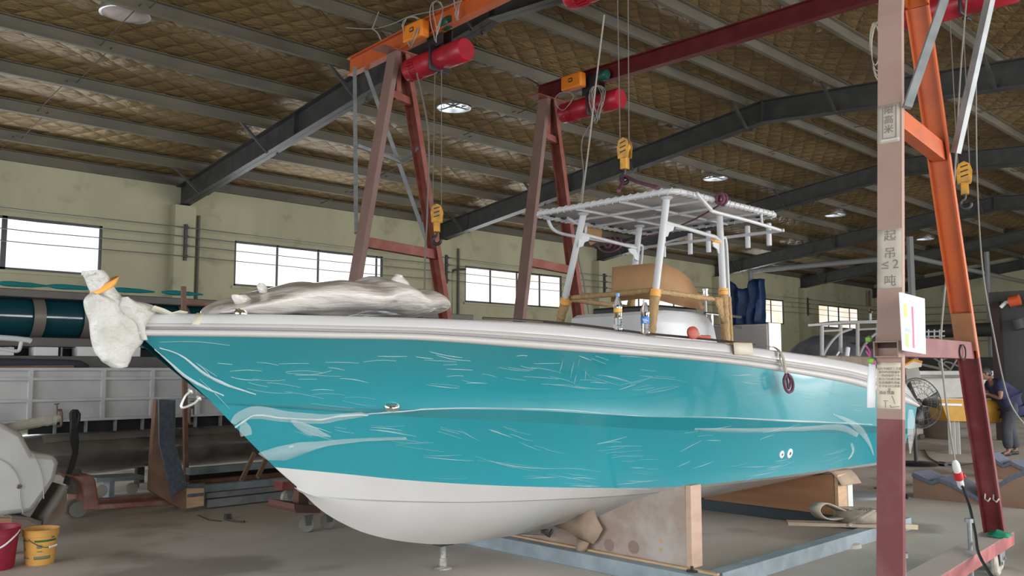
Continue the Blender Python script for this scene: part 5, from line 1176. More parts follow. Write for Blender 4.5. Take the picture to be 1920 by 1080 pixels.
# padded post (shaped stand)
YP = 9.75
e = empty('padded_stand', tuple(P(335,950,Y=YP)), 'tall boat stand of brown board with blue grey felt padding left of the bow', 'stand')
oy([(293,750),(297,750),(300,830),(322,930),(350,912),(384,906),(384,948),(350,956),(340,955),(282,920),(285,850)], YP, .09, mat('stand_board', (.22,.13,.085), .8, c2=(.17,.10,.07), ns=5), 'board', e, smooth=0)
k = MB(); q = [P(a, b_, Y=YP-.02) for a, b_ in [(297,749),(298,832),(322,932),(350,909)]]
q2 = [P(a, b_, Y=YP+.02) for a, b_ in [(328,750),(327,830),(349,905),(352,907)]]
k.grid([q, q2]); k.build('felt', felt, e, smooth=0, solid=.025)
oy([(352,908),(384,907),(384,915),(352,916)], YP-.03, .1, felt, 'felt_pad', e, smooth=0); oy([(352,927),(382,924),(382,930),(352,933)], YP-.03, .1, felt, 'felt_pad', e, smooth=0)
oy([(351,916),(383,914),(382,948),(351,953)], YP-.02, .08, pine, 'block', e, smooth=0)
# wooden pole
k = MB(); k.bar(P(349,905,Y=10.6), P(344,537,Y=10.6), .05, .05, up=(0,1,0)); e = empty('wooden_pole', tuple(P(349,905,Y=10.6)), 'upright brown wooden pole with a short crosspiece rising behind the bow', 'pole'); k.build('pole', brownw, e, smooth=0); oy([(347,561),(398,568),(399,574),(347,570)], 10.56, .05, brownw, 'crosspiece', e, smooth=0)
# lengths of steel and timber along the floor
specs = [('steel_channel', bsteel, 352,500,884,872,.08, 10.3,'topmost pale length under the dark moulding'),('timber_batten', brownw, 358,545,905,893,.04,10.1,'reddish one in the middle'),('steel_channel', bsteel, 380,560,916,905,.08,9.95,'just below the reddish batten'),('steel_channel', galv, 384,575,929,919,.06,9.9,'second from the floor'),('steel_channel', galv, 384,585,944,934,.09,9.85,'lowest one near the floor')]
for nm, m_, x0_, x1_, y0_, y1_, h_, Y_, w_ in specs:
    a = P(x0_, y0_, Y=Y_); b_ = V((a.x + 3.4, a.y, a.z)); k = MB(); k.bar(a, b_, .12, h_); tag(k.build(nm, m_, smooth=0), 'long %s right of the padded stand, %s' % (nm.replace('_', ' '), w_), 'steel' if 'steel' in nm else 'timber', 'long lengths stored behind the bow')
oy([(355,882),(560,874),(560,893),(355,945)], 11.0, .02, mat('very_dark', (.012,.014,.016), .8), 'x_dark') ; bpy.data.objects['x_dark'].name = 'shade_plane'; tag(bpy.data.objects['shade_plane'], 'near-black plane put in as shade behind the long steel lengths', 'sheet')  # near-black plane painted in as the shade of the gap
for a, b_, c_, d_, w_ in ((452,902,477,850,'left one of two'),(483,895,500,858,'right one of two')):
    k = MB(); k.bar(P(a, b_, Y=9.9), P(c_, d_, Y=10.1), .05, .03, up=(0,1,0)); tag(k.build('leaning_stick', mat('pale_brown_wood', (.27,.19,.13), .75), smooth=0), 'short brown stick leaning on the stored lengths, ' + w_, 'stick', 'leaning sticks')
# dark glossy upturned moulding (round section)
e = empty('dark_hull_mould', tuple(P(250,890,Y=YR)), 'long dark glossy half-round moulding lying under the pale panel mould', 'mould')
zt_, zb2 = P(250,797,Y=YR+.4).z, P(250,890,Y=YR).z
rows = []; x0_, x1_ = P(50,850,Y=YR).x, P(520,850,Y=YR).x + 1.2
for j in range(30):
    f = j/29; x = x0_ + (x1_-x0_)*f; sc_ = .78 + .22*math.sin(math.pi*min(1, f*2.2+.05)) if f < .45 else 1
    rows.append([V((x, YR + .55 - .55*math.sin(t_)*sc_, (zt_+zb2)/2 + (zt_-zb2)/2*math.cos(t_)*sc_ + .01*nz((x*2,t_*2,1)))) for t_ in [math.pi*q/18 for q in range(19)]])
k = MB(); k.grid(rows); k.add(rows[0], [tuple(range(19))]); k.build('shell', darkg, e, smooth=70)
k = MB(); rows = []
for j in range(60):
    x = x0_ + .2 + (x1_-x0_-.6)*j/59
    rows.append([V((x, YR + .55 - .55*math.sin(t_)*1.01 - .006, (zt_+zb2)/2 + (zt_-zb2)/2*math.cos(t_)*1.01 + .035*abs(nz((x*4,t_*5,4))))) for t_ in [math.pi*q/18 for q in range(1,7 + (j % 3 == 0))][:6]])
k.grid(rows); k.build('plastic_cover', mat('dusty_plastic', (.38,.35,.31), .2, alpha=.45, c2=(.30,.28,.25), ns=6), e, smooth=70)
# black slotted rail under pale panel
zr0, zr1 = P(200,790,Y=YR-.02).z, P(200,803,Y=YR-.02).z
xa, xb = P(60,800,Y=YR).x, P(520,800,Y=YR).x + 1.5
# pale panel mould
e2 = empty('panel_mould', tuple(P(150,800,Y=YR)), 'long pale grey ribbed panel mould with two rows of recesses', 'mould')
z0p, z1p = P(118,790,Y=YR).z, 1.61
xl = P(-60,740,Y=YR).x; xr = xb
MB().box(xl, xr, YR+.05, YR+.3, z0p, z1p).build('panel', pgrey, e2, smooth=0)
k = MB(); th = .035
for z in (z0p+.012, z0p + (z1p-z0p)*.40, z0p + (z1p-z0p)*.80, z1p-.012): k.box(xl, xr, YR+.0, YR+.05, z-.018, z+.018)
k.build('horizontal_rib', pgrey, e2, smooth=0, bevel=.003)
for px in (57, 194, 286, 372, 452, 530):
    x = P(px, 740, Y=YR).x; MB().box(x-.022, x+.022, YR-.002, YR+.05, z0p, z1p).build('vertical_rib', pgrey, e2, smooth=0)
k = MB(); k.box(xa, xr, YR+.12, YR+.16, z0p-.15, z0p-.005); k.build('dark_slot', mat('very_dark', (.012,.014,.016), .8), e2, smooth=0)
for j, px in enumerate((102,160,215,266,365,412)):
    x = P(px, 800, Y=YR+.1).x; MB().box(x-.012, x+.012, YR+.06, YR+.12, z0p-.15, z0p-.0).build('spacer', galv, e2, smooth=0)
# clamps
for px, py, l_, s_ in ((108,775,'over the padding roll at left',1),(362,770,'right of the wooden pole',-1)):
    Yc_ = YR + .0 if px < 200 else 10.5; k = MB(); q = [P(px+a*s_, py+b_, Y=Yc_) for a, b_ in ((0,-6),(6,-6),(7,0),(7,20),(5,24),(0,24))]; k.tube(q, .018, 6); k.tube([P(px-s_, py-18, Y=Yc_), P(px-s_, py+8, Y=Yc_)], .010, 6); k.tube([P(px-6, py-17, Y=Yc_), P(px+3, py-18, Y=Yc_)], .008, 6)
    tag(k.build('g_clamp', mat('rusty_clamp', (.15,.10,.075), .6)), 'brown G clamp ' + l_, 'clamp')
# upper shelf with stored moulds
YU = 12.0
e3 = empty('teal_hull_mould', tuple(P(200,640,Y=YU)), 'long dark glossy teal mould in a grey brown frame along the back at left', 'mould')
zu0, zu1 = P(0,640,Y=YU).z, P(0,540,Y=YU).z; xl2, xr2 = P(-80,600,Y=YU).x, P(620,620,Y=YU).x + 3
rows = []
for j in range(24):
    x = xl2 + (xr2-xl2)*j/23; rows.append([V((x, YU + .5 - .42*math.cos(t_), (zu0+zu1)/2 + (zu1-zu0)*.48*math.sin(t_))) for t_ in [-math.pi/2 + math.pi*q/12 for q in range(13)]])
k = MB(); k.grid(rows); k.build('shell', dteal, e3, smooth=70)
k = MB(); k.box(xl2, xr2, YU-.05, YU+.6, zu1-.10, zu1); k.build('top_rim', dbrown, e3, smooth=0, bevel=.01)
k = MB(); k.box(xl2, xr2, YU-.05, YU+.6, zu0-.06, zu0+.06); k.build('bottom_rim', dbrown, e3, smooth=0, bevel=.01)
for px in (-20, 78, 172, 262, 352, 445, 540, 640, 760):
    x = P(px, 600, Y=YU).x; rows = []
    for dx in (-.07, .07): rows.append([V((x+dx, YU + .5 - .46*math.cos(t_), (zu0+zu1)/2 + (zu1-zu0)*.5*math.sin(t_))) for t_ in [-math.pi/2 + math.pi*q/12 for q in range(13)]])
    k = MB(); k.grid(rows); k.build('rib', mat('rib_taupe', (.15,.13,.11), .4), e3, smooth=70)
k = MB()
for px, w_ in ((25,16),(120,9),(235,12),(330,14)):
    a = P(px, 534 + px*.054, Y=YU); sp = [a + V((dx*.1, .02, .02 + .03*abs(nz((dx,px,1))))) for dx in range(-2, 5)]; k.tube(sp, [.01,.03,.035,.03,.03,.02,.01], 8)
k.build('teal_drips', mat('bright_teal_resin', (.01,.16,.17), .3), e3)
# shelf of blocks under it
e4 = empty('storage_beam', tuple(P(150,690,Y=YU)), 'dark brown beam shelf between the teal mould and the pale panel mould', 'shelf')
z_a, z_b = P(100,690,Y=YU).z, P(100,668,Y=YU).z
MB().box(xl2, xr2, YU-.1, YU+.5, z_a+.005, z_b).build('board', dbrown, e4, smooth=0)
MB().box(xl2, xr2, YU+.2, YU+.5, z_b, zu0-.07).build('back_board', mat('very_dark', (.012,.014,.016), .8), e4, smooth=0)
for px in (20, 70, 116, 151, 200): x = P(px, 650, Y=YU).x; MB().box(x-.01, x+.01, YU-.0, YU+.2, z_b, zu0-.06).build('upright', galv, e4, smooth=0)
proto = None
for i, (xa_, xb_) in enumerate(((-8,27),(64,110),(146,210),(243,264))):
    a = P(xa_, 669, Y=YU-.14); b_ = P(xb_, 651, Y=YU-.14)
    tag(MB().box(a.x, b_.x, YU-.14, YU+.1, z_b+.003, b_.z).build('white_block', mat('white_block', (.60,.60,.61), .6), smooth=0, bevel=.006), ['white block at the left edge behind the white tube frame', 'white block left of the wrapped bow roller, second from the left edge', 'white block half hidden by the wrapped bow roller', 'white block just right of the wrapped bow roller'][i], 'block', 'white blocks on the dark shelf')
k = MB(); a = P(-20,680,Y=YU-.22); k.tube([a, P(120,682,Y=YU-.22), P(150,684,Y=YU-.22), P(160,690,Y=YU-.15)], .055, 12); tag(k.build('navy_pipe', mat('navy_pad', (.03,.035,.055), .8)), 'dark navy padded pipe lying on top of the pale panel mould', 'pipe')
oy([(-30,686),(138,685),(140,691),(-30,692)], YU-.3, .1, brownw, 'wood_strip'); tag(bpy.data.objects['wood_strip'], 'thin brown wood strip under the navy pipe', 'wood')
e = empty('white_tube_frame', tuple(P(30,650,Y=10.5)), 'end of a white wrapped tube frame poking in at the left edge', 'frame')
k = MB(); k.tube([P(a, b_, Y=10.5) for a, b_ in [(-60,630),(0,633),(30,635),(54,638),(58,640)]], .03, 10); k.build('top_tube', wtube, e)
k = MB(); k.tube(spline([P(a, b_, Y=10.5) for a, b_ in [(40,640),(38,650),(35,657),(26,658),(0,654),(-60,648)]], 4), .02, 8); k.build('lower_tube', wtube, e)
# supports so the stored moulds stand on something
for px in (-40, 330, 620):
    x = P(px, 800, Y=YR).x; 
    st = MB(); st.box(x-.05, x+.05, YR+.62, YR+.72, 0, z0p-.16); st.box(x-.05, x+.05, YR-.0, YR+.72, z0p-.24, z0p-.155); st.box(x-.05, x+.05, YR+1.1, YR+1.2, 0, zu1); st.box(x-.05,x+.05, YU-.1, YU+.7, z_a-.09, z_a)
    tag(st.build('rack_post', rafm, smooth=0), 'dark rack post carrying the stored moulds, ' + {-40:'at the left edge',330:'behind the wooden pole',620:'behind the boat bow'}[px], 'rack')
# small dolly behind forefoot
e = empty('castor_dolly', tuple(P(595,990,Z=0)), 'rusty dolly with two dark castors on the floor left of the forefoot', 'dolly')
pd = P(575,998,Z=0); Yd = pd.y
oy([(552,945),(600,950),(601,962),(556,962),(552,955)], Yd-.05, .5, mat('rusty_plate', (.13,.06,.05), .7), 'plate', e, smooth=0)
oy([(560,920),(580,925),(578,948),(560,946)], Yd+.1, .1, MATS['rusty_plate'], 'upright', e, smooth=0)
for px, py in ((575,984),(615,976)):
    c_ = P(px, py, Y=Yd + (0 if px < 600 else .02)); MB().lathe([(0,-.02),(.045,-.02),(.07,-.022),(.075,0),(.07,.022),(.045,.02),(0,.02)], V((c_.x, c_.y, .075)), 20, (.5,1,0)).build('castor_wheel', mat('grimy_wheel', (.20,.19,.17), .7), e)
    MB().prism([V((c_.x-.05,c_.y-.04,.17)), V((c_.x+.05,c_.y-.04,.17)), V((c_.x+.03,c_.y-.04,.07)), V((c_.x-.03,c_.y-.04,.07))], (0,.012,0)).build('castor_fork', mat('grimy_metal', (.12,.11,.10), .6), e, smooth=0)
# floor litter
k = MB(); k.tube([P(a, b_, Z=.008) for a, b_ in [(372,966),(392,975),(415,977)]], .007, 6); tag(k.build('wire_scrap', rodm), 'thin dark wire scrap on the floor below the padded stand', 'wire')
k = MB(); k.tube([P(a, b_, Z=.012) for a, b_ in [(424,974),(440,977),(458,978)]], .012, 6); a = P(427,973,Z=.0); k.box(a.x-.03,a.x+.03,a.y-.03,a.y+.03,0.0,.05); tag(k.build('small_hammer', rodm, smooth=0), 'small dark hammer lying on the floor left of the dolly', 'hammer')

k = MB(); k.tube(spline([P(873,505,Y=17.93), P(856,506,Y=17.93), P(848,510,Y=17.93), P(846,520,Y=17.93), P(846,560,Y=17.93), P(846,640,Y=17.93)], 4), .03, 8); tag(k.build('wall_conduit', rodm), 'dark conduit bending down the wall left of the third window', 'pipe')
# ------------------------------------------------------------------ right background
def pz(px, py): return P(px, py, Z=0)
# light pipe frame with a blue tarp
e = empty('pipe_frame', (28, 10.8, 0), 'tall grey pipe frame standing behind the near gantry leg', 'frame')
c0, c1, c2 = V((28.8,11.1,5.2)), V((28.8,16.96,5.2)), V((40.5,11.1,5.2))
for nm, a, b_, r_ in (('cross_pipe', c0, c1, .09), ('long_pipe', c0, c2, .08), ('post', V((28.8,11.1,0)), V((28.8,11.1,5.84)), .11), ('post', V((28.8,16.86,0)), V((28.8,16.86,5.34)), .09), ('post', V((35.8,11.0,0)), V((35.8,11.0,6.0)), .10)):
    k = MB(); k.tube([a, b_], r_, 10); k.build(nm, mat('pipe_paint_grey', (.22,.23,.23), .5), e)
tarp = mat('blue_tarp', (.006,.028,.10), .55, c2=(.01,.045,.15), ns=3, bump=.3, bs=12)
rows = []
for j in range(15):
    f = j/14; yy = 8.66 - .78*f + .0; r_ = []
    ztp = 3.13 + .10*(math.cos(f*math.pi*2.4)) if f < .75 else 3.20 - .1*(f-.75); zbt = 2.36 + .02*math.sin(f*9)
    for q in range(13):
        g_ = q/12; r_.append(V((0,0,EYE)) + 2.056*(V((0,0,-EYE)) + V((13.93 - .10*math.sin(f*22 + g_*1.5)*(.3+.7*f) - .04*nz((f*6,g_*4,2)), yy + (.06*g_ if f > .8 else 0), ztp + (zbt-ztp)*g_))))
    rows.append(r_)
k = MB(); k.grid(rows); tag(k.build('blue_tarp', tarp, smooth=70, solid=.006), 'dark blue tarp hanging from the end of the grey pipe frame', 'tarp')
# white boat behind the pink leg
YW = 8.3
e = empty('white_boat', tuple(pz(1780, 820)), 'white boat hull stored behind the pedestal fan and yellow bin', 'boat')
xa, xb = P(1560,703,Y=YW).x, P(1960,703,Y=YW).x; rows = []
for j in range(24):
    f = j/23; x = 20.3 + (xb-20.3)*f; wdt = 1.25*math.sin(math.pi/2*min(1, f*2.2+.05)); yc = YW + 1.25
    rows.append([V((x, yc - wdt*b_, z)) for b_, z in ((1,1.55),(1.03,1.47),(1,1.42),(.93,1.1),(.85,.85),(0,.55))])
k = MB(); k.grid(rows); k.grid([[V((p.x, 2*(YW+1.25)-p.y, p.z)) for p in r_] for r_ in rows])
k.add([r_[0] for r_ in rows] + [V((r_[0].x, 2*(YW+1.25)-r_[0].y, r_[0].z)) for r_ in rows[::-1]], [tuple(range(48))])
dw = mat('dusty_white_hull', (.78,.78,.75), .45, c2=(.68,.67,.64), ns=2)
k.build('hull', dw, e, smooth=40)
k = MB(); k.tube([P(1690,706,Y=YW-.03), P(1960,706,Y=YW-.03)], .035, 8); k.build('rub_rail', mat('dull_grey_rail', (.30,.29,.27), .5), e)
for px in (1730, 1905): 
    a = pz(px, 820); MB().box(P(px,760,Y=YW).x-.3, P(px,760,Y=YW).x+.3, YW+.2, YW+2.2, 0, .72).build('support_block', brownw, e, smooth=0)
sc = MB(); sc.hexa([P(1700,720,Y=YW-.1), P(1730,720,Y=YW-.1), P(1730,720,Y=YW+.3), P(1700,720,Y=YW+.3)], [P(1698,690,Y=YW-.1), P(1722,688,Y=YW-.1), P(1722,688,Y=YW+.3), P(1698,690,Y=YW+.3)]); sc.build('seat_back', mat('seat_grey', (.42,.41,.38), .6), e, smooth=0, bevel=.02)
e = empty('seat_cushion', tuple(P(1712,684,Y=YW-.2)), 'white seat cushion with an orange edge just right of the pink leg', 'cushion')
oy([(1696,684),(1714,676),(1729,681),(1728,688),(1704,692),(1697,690)], YW-.3, .3, mat('cushion_white', (.75,.70,.62), .6), 'pad', e, smooth=0, bevel=.01)
oy([(1696,683),(1714,673),(1730,677),(1729,681),(1714,677),(1697,686)], YW-.32, .3, mat('cushion_orange', (.75,.33,.05), .6), 'edge', e, smooth=0)
# tan rail on the white boat at right
k = MB(); k.tube([P(1877,686,Y=YW), P(1925,680,Y=YW)], .03, 8); 
for px in (1880, 1893, 1907): k.tube([P(px,685,Y=YW), P(px+1,697,Y=YW)], .02, 6)
tag(k.build('tan_rail', mat('tan_rail', (.45,.36,.22), .6)), 'pale tan guard rail above the bending person', 'rail')
# white frame canopy standing on the far side
YT = 9.0; e = empty('white_pipe_canopy', tuple(P(1575,672,Y=YT)), 'pale grey flat canopy frame with curved braces left of the pink leg', 'frame')
fg = mat('frame_pale_grey', (.42,.42,.42), .5)
k = MB(); k.hexa([P(1515,612,Y=YT), P(1588,607,Y=YT), P(1650,606,Y=YT), P(1650,606,Y=YT+.9), P(1560,607,Y=YT+.9)], [P(1515,608,Y=YT), P(1588,602,Y=YT), P(1650,600,Y=YT), P(1650,600,Y=YT+.9), P(1560,602,Y=YT+.9)]); k.build('roof_panel', fg, e, smooth=0)
for px, t_, b_ in ((1541,610,668),(1576,610,662),(1608,606,668),(1645,606,664)):
    k = MB(); k.tube([P(px,t_,Y=YT), P(px,b_,Y=YT)], .045, 8); k.build('leg', fg, e)
for pts in ([(1543,668),(1551,652),(1563,636),(1577,624),(1596,617)], [(1611,668),(1618,652),(1630,636),(1646,622)]):
    k = MB(); k.tube(spline([P(a, b_, Y=YT) for a, b_ in pts], 5), .03, 8); k.build('curved_brace', fg, e)
k = MB(); k.tube([P(1542,621,Y=YT), P(1576,619,Y=YT)], .025, 8); k.tube([P(1608,618,Y=YT), P(1650,616,Y=YT)], .025, 8); k.build('rail', fg, e)
k = MB(); z_ = P(1575,668,Y=YT).z; x0_, x1_ = P(1535,668,Y=YT).x, P(1660,668,Y=YT).x
tag(MB().box(x0_-.3, 20.0, YT-.35, YT+2.4, 0, z_-.0).build('crated_hull', mat('dusty_tan_deck', (.30,.25,.19), .8, c2=(.24,.20,.16), ns=3), bevel=.03), 'dusty tan boat deck under the pale canopy frame', 'boat deck')
k = MB(); k.tube([P(1590,652,Y=YT-.2), P(1587,676,Y=YT-.2)], .05, 8); k.tube([P(1573,660,Y=YT-.2), P(1565,672,Y=YT-.2)], .02, 8); tag(k.build('white_rod', paperw), 'short white plastic-wrapped rod standing on the tan deck', 'rod')
# grey covered mound
outline_blob(dens([(1518,664,692),(1524,643,696),(1536,634,712),(1548,628,760),(1560,633,760),(1575,640,760),(1590,645,740),(1604,648,700),(1620,660,690)]), 11.6, .8, None, 'covered_mound', mat('grey_cover', (.12,.125,.14), .8, c2=(.08,.085,.10), ns=3, bump=.3, bs=8), amp=.12, ns_=1.5, ax='v')
tag(bpy.data.objects['covered_mound'], 'dark grey covered boat behind the pale canopy frame', 'cover')
outline_blob(dens([(1596,630,642),(1606,622,645),(1622,617,650),(1640,618,652),(1660,622,652)]), 12.4, .8, None, 'covered_mound', MATS['grey_cover'], amp=.08, ns_=1.5, ax='v')
tag(bpy.data.objects['covered_mound.001'], 'smaller dark grey covered shape beside the pink leg under the far window', 'cover')
# mast light
e = empty('mast_light', tuple(P(1632,600,Y=9.3)), 'small chrome ball lamp on a short pole above the pale canopy frame', 'light')
MB().tube([P(1632,601,Y=9.3), P(1632,588,Y=9.3)], .03, 8).build('pole', wtube, e); c_ = P(1632,584,Y=9.3)
MB().lathe([(0,-.07),(.05,-.05),(.07,0),(.05,.05),(0,.07)], c_, 16).build('lamp', MATS['chrome'], e)
k = MB(); k.tube([P(1630,545,Y=17.8), P(1631,574,Y=17.8)], .06, 8); tag(k.build('downpipe', brownw), 'brown vertical pipe on the back wall above the chrome ball lamp', 'pipe')
for px in (1360,):
    c_ = P(1320,552,Y=9.0)
# pedestal fan
pf = pz(1718, 872); e = empty('pedestal_fan', tuple(pf), 'black industrial pedestal fan behind the stern, right of the pink leg', 'fan')
MB().lathe([(0,0),(.33,0),(.34,.02),(.3,.045),(.06,.06),(0,.06)], pf, 28).build('base', blk, e)
MB().tube([pf + V((0,0,.05)), pf + V((0,0,1.0))], .03, 10).build('pole', blk, e)
hc_ = V((pf.x+.06, pf.y-.06, 1.03)); dn = V((-.55,-.82,.10)).normalized(); u1 = dn.cross(V((0,0,1))).normalized(); u2 = u1.cross(dn)
MB().lathe([(0,-.16),(.07,-.15),(.08,-.02),(.05,.02),(0,.02)], hc_, 18, dn).build('motor', blk, e)
k = MB()
for rr2, o_ in ((.42,.0),(.39,.06),(.39,-.06),(.28,.1),(.15,.12),(.28,-.1)): k.tube([hc_ + dn*o_ + u1*rr2*math.cos(t_) + u2*rr2*math.sin(t_) for t_ in [q*math.pi/16 for q in range(32)]], .004 if rr2 < .42 else .010, 5, closed=True)
for q in range(24):
    t_ = q*math.pi/12; k.tube([hc_ + dn*o_ + (u1*math.cos(t_) + u2*math.sin(t_))*rr2 for rr2, o_ in ((.08,.125),(.25,.1),(.39,.06),(.42,0),(.39,-.06),(.25,-.1))], .003, 4)
k.build('guard', mat('guard_grey', (.10,.10,.10), .4), e)
for q in range(3):
    t_ = q*2*math.pi/3 + .9; a1 = u1*math.cos(t_) + u2*math.sin(t_); a2 = dn.cross(a1); k = MB()
    k.grid([[hc_ + dn*.03 + a1*r_ + a2*(.02 + r_*.35)*s_ + dn*.045*s_ for r_ in (.04,.14,.25,.36)] for s_ in (-1,0,1)]); k.build('blade', mat('fan_blade_dark', (.03,.03,.03), .4), e, smooth=60, solid=.004)
e = empty('motor_box', tuple(pz(1712,822)), 'dark grey machine box on a small castor behind the fan', 'machine')
q = pz(1712,824); s_ = 1.0; MB().box(q.x-.25, q.x+.35, q.y-.1, q.y+.4, .25, .80).build('box', mat('machine_grey', (.07,.07,.07), .6), e, bevel=.02)
MB().box(q.x-.25, q.x+.35, q.y-.1, q.y+.4, .12, .25).build('tray', mat('pale_castor', (.42,.40,.36), .6), e, smooth=0)
for dx in (-.2,.3): MB().lathe([(0,-.03),(.06,-.03),(.06,.03),(0,.03)], (q.x+dx, q.y-.08, .06), 16, (1,.8,0)).build('castor', rodm, e)
# brown box
q = pz(1745,822); q2 = pz(1792,826)
tag(MB().hexa([q, q2, q2 + V((.4,.4,0)), q + V((.4,.4,0))], [v + V((0,0,.66)) for v in (q, q2, q2 + V((.4,.4,0)), q + V((.4,.4,0)))]).build('cardboard_box', mat('dusty_carton', (.26,.21,.17), .85), bevel=.01), 'dusty brown carton on the floor left of the yellow bin', 'box')
# yellow bin on legs
p0 = pz(1892, 855); ymu = mat('bin_yellow', (.56,.29,.02), .5, c2=(.48,.25,.02), ns=6)
L = V((-.7145,.6997,0)); Wd = V((.6997,.7145,0))
def bp_(u, w, z): return p0 + L*u + Wd*w + V((0,0,z))
e = empty('yellow_bin', tuple(bp_(.6,.5,0)), 'yellow open bin on a white stand before the bending person', 'bin')
k = MB(); k.hexa([bp_(-.02,.25,.60), bp_(.98,.25,.62), bp_(.98,.85,.62), bp_(-.02,.85,.60)], [bp_(-.10,.22,1.02), bp_(1.12,.22,1.03), bp_(1.12,.9,1.03), bp_(-.10,.9,1.02)]); k.build('tub', ymu, e, smooth=0, bevel=.012)
k = MB(); k.bar(bp_(-.12,.21,1.03), bp_(1.15,.21,1.04), .03, .02); k.build('rim', mat('pale_yellow_rim', (.62,.50,.28), .5), e, smooth=0)
k = MB(); k.bar(bp_(.74,.19,.93), bp_(1.14,.19,.94), .05, .04); k.build('white_ledge', paperw, e, smooth=0)
for u_ in (.3, .72, .80, .88): MB().bar(bp_(u_,.4,0), bp_(u_,.4,.62), .05, .05, up=(1,0,0)).build('leg', mat('stand_white', (.5,.5,.48), .6), e, smooth=0)
MB().box(0,0.001,0,0.001,0,0.001) 
k = MB(); k.bar(bp_(.08,.4,1.10), bp_(.36,.4,1.10), .25, .10); tag(k.build('brown_parcel', mat('parcel_brown', (.20,.13,.10), .8), bevel=.02), 'small brown parcel on the yellow bin under the person\'s hands', 'parcel')
# felt padded cradles on the floor
def wcradle(pts_top, pxy0, pxy1, th, label):
    q = P(*pxy0, Z=0); Xc = q.x; e = empty('felt_cradle', tuple(q), label, 'cradle', 'felt topped floor cradles')
    tp_ = [P(a, b_, X=Xc) for a, b_ in pts_top]; bt = [P(*pxy1, X=Xc), P(*pxy0, X=Xc)]
    for v in bt: v.z = 0
    k = MB(); n_ = len(tp_); t0 = [v - V((0,0,.03)) for v in tp_]
    for a, b_ in zip(t0, t0[1:]): k.hexa([V((Xc,a.y,0)), V((Xc,b_.y,0)), b_, a], [V((Xc+th,a.y,0)), V((Xc+th,b_.y,0)), b_+V((th,0,0)), a+V((th,0,0))])
    k.build('board', mat('cradle_brown', (.33,.21,.15), .8, c2=(.28,.17,.12), ns=4), e, smooth=0)
    k = MB(); k.grid([[v + V((-.02,0,0)) for v in tp_], [v + V((th+.02,0,0)) for v in tp_]]); k.build('felt', mat('cradle_felt', (.13,.15,.21), .95, c2=(.17,.19,.25), ns=20), e, smooth=0, solid=.05)
    return e
wcradle([(1711,889),(1748,905),(1762,900),(1784,908),(1838,938),(1862,917),(1898,895),(1925,884)], (1712,933), (1925,954), .5, 'brown cradle with zigzag grey felt top on the floor behind the orange leg')
wcradle([(1852,854),(1882,874),(1896,868),(1925,882)], (1856,897), (1925,906), .45, 'smaller brown felt cradle at the right edge nearer the person')
k = MB(); q = pz(1711,937); k.tube([q + V((0,.06,.03)), q + V((0,.14,.03))], .03, 8); tag(k.build('rubber_plug', blk), 'small black block beside the zigzag cradle end', 'block')
# floor cables
cable('floor_cable', [P(a, b_, Z=.01) for a, b_ in [(1733,843),(1740,856),(1752,864),(1763,869)]], .012, blkc, 'thin black cable on the floor right of the fan')
k = MB(); k.tube([P(1762,869,Z=.03), P(1774,871,Z=.03)], .035, 8); tag(k.build('plug_socket', blk), 'black plug socket on the floor right of the fan', 'socket')
cable('floor_cable', [P(a, b_, Z=.01) for a, b_ in [(1774,871),(1800,872),(1830,868),(1850,872)]], .010, blkc, 'black cable running right from the plug socket on the floor')
cable('floor_cable', [P(a, b_, Z=.01) for a, b_ in [(1640,915),(1660,914),(1685,911),(1710,908)]], .012, blkc, 'black cable on the floor reaching the zigzag cradle')
q = pz(1610,932); e = MB(); e.lathe([(0,0),(.27,0),(.28,.03),(.2,.05),(0,.05)], q, 28); tag(e.build('round_base', mat('grey_disc', (.33,.34,.36), .5)), 'grey round metal base on the floor behind the stern cradle', 'base')
# dark machine cabinet, roll and racks against the end
e = empty('machine_cabinet', (20, 5.0, 0), 'tall dark framed machine enclosure at the right edge behind the person', 'machine')
XM = 22.0
def mx_(px, py, X=XM): return P(px, py, X=X)
yl = mx_(1868,600).y; zt2 = mx_(1868,548).z
for yy in (yl, yl-2.6): MB().box(XM-.09, XM+.09, yy-.09, yy+.09, 0, zt2).build('post', mat('oxide_dark', (.035,.018,.018), .6), e, smooth=0)
MB().box(XM-.1, XM+.1, yl-2.7, yl+.1, zt2-.22, zt2).build('top_beam', rafm, e, smooth=0)
MB().box(XM+.05, XM+.08, yl-2.6, yl, .8, zt2-.2).build('dark_panel', mat('smoked_panel', (.05,.055,.055), .2), e, smooth=0)
k = MB(); k.tube([mx_(1876,576,XM-.3), mx_(1886,567,XM-.3), mx_(1896,565,XM-.3)], .04, 8); k.build('lamp_arm', paperw, e); k = MB(); k.tube([mx_(1893,566,XM-.3), mx_(1912,562,XM-.3)], .12, 12); k.build('orange_head', mat('orange_head', (.62,.10,.03), .5), e)
k = MB(); k.tube([mx_(1908,600,XM-.05), mx_(1914,617,XM-.05)], .14, 12); k.build('side_motor', mat('machine_grey', (.07,.07,.07), .6), e)
e = empty('storage_rack', (28, 9.5, 0), 'dark storage rack with a long black roll along the end wall', 'rack')
XR2 = 33.0; ya_, yb2 = mx_(1700,600,XR2).y, mx_(1925,600,XR2).y
za_, zb3 = mx_(1800,700,XR2).z, mx_(1800,668,XR2).z
MB().box(XR2, XR2+.8, yb2-4, ya_, 0, mx_(1800,670,XR2).z).build('dark_load', mat('dark_clutter', (.035,.036,.035), .8), e, smooth=0)
k = MB(); z_ = mx_(1800,619,XR2).z; k.tube([(XR2+.3, yb2-4, z_), (XR2+.3, ya_+.5, z_)], .24, 12); k.build('black_roll', mat('black_roll', (.025,.025,.025), .6), e)
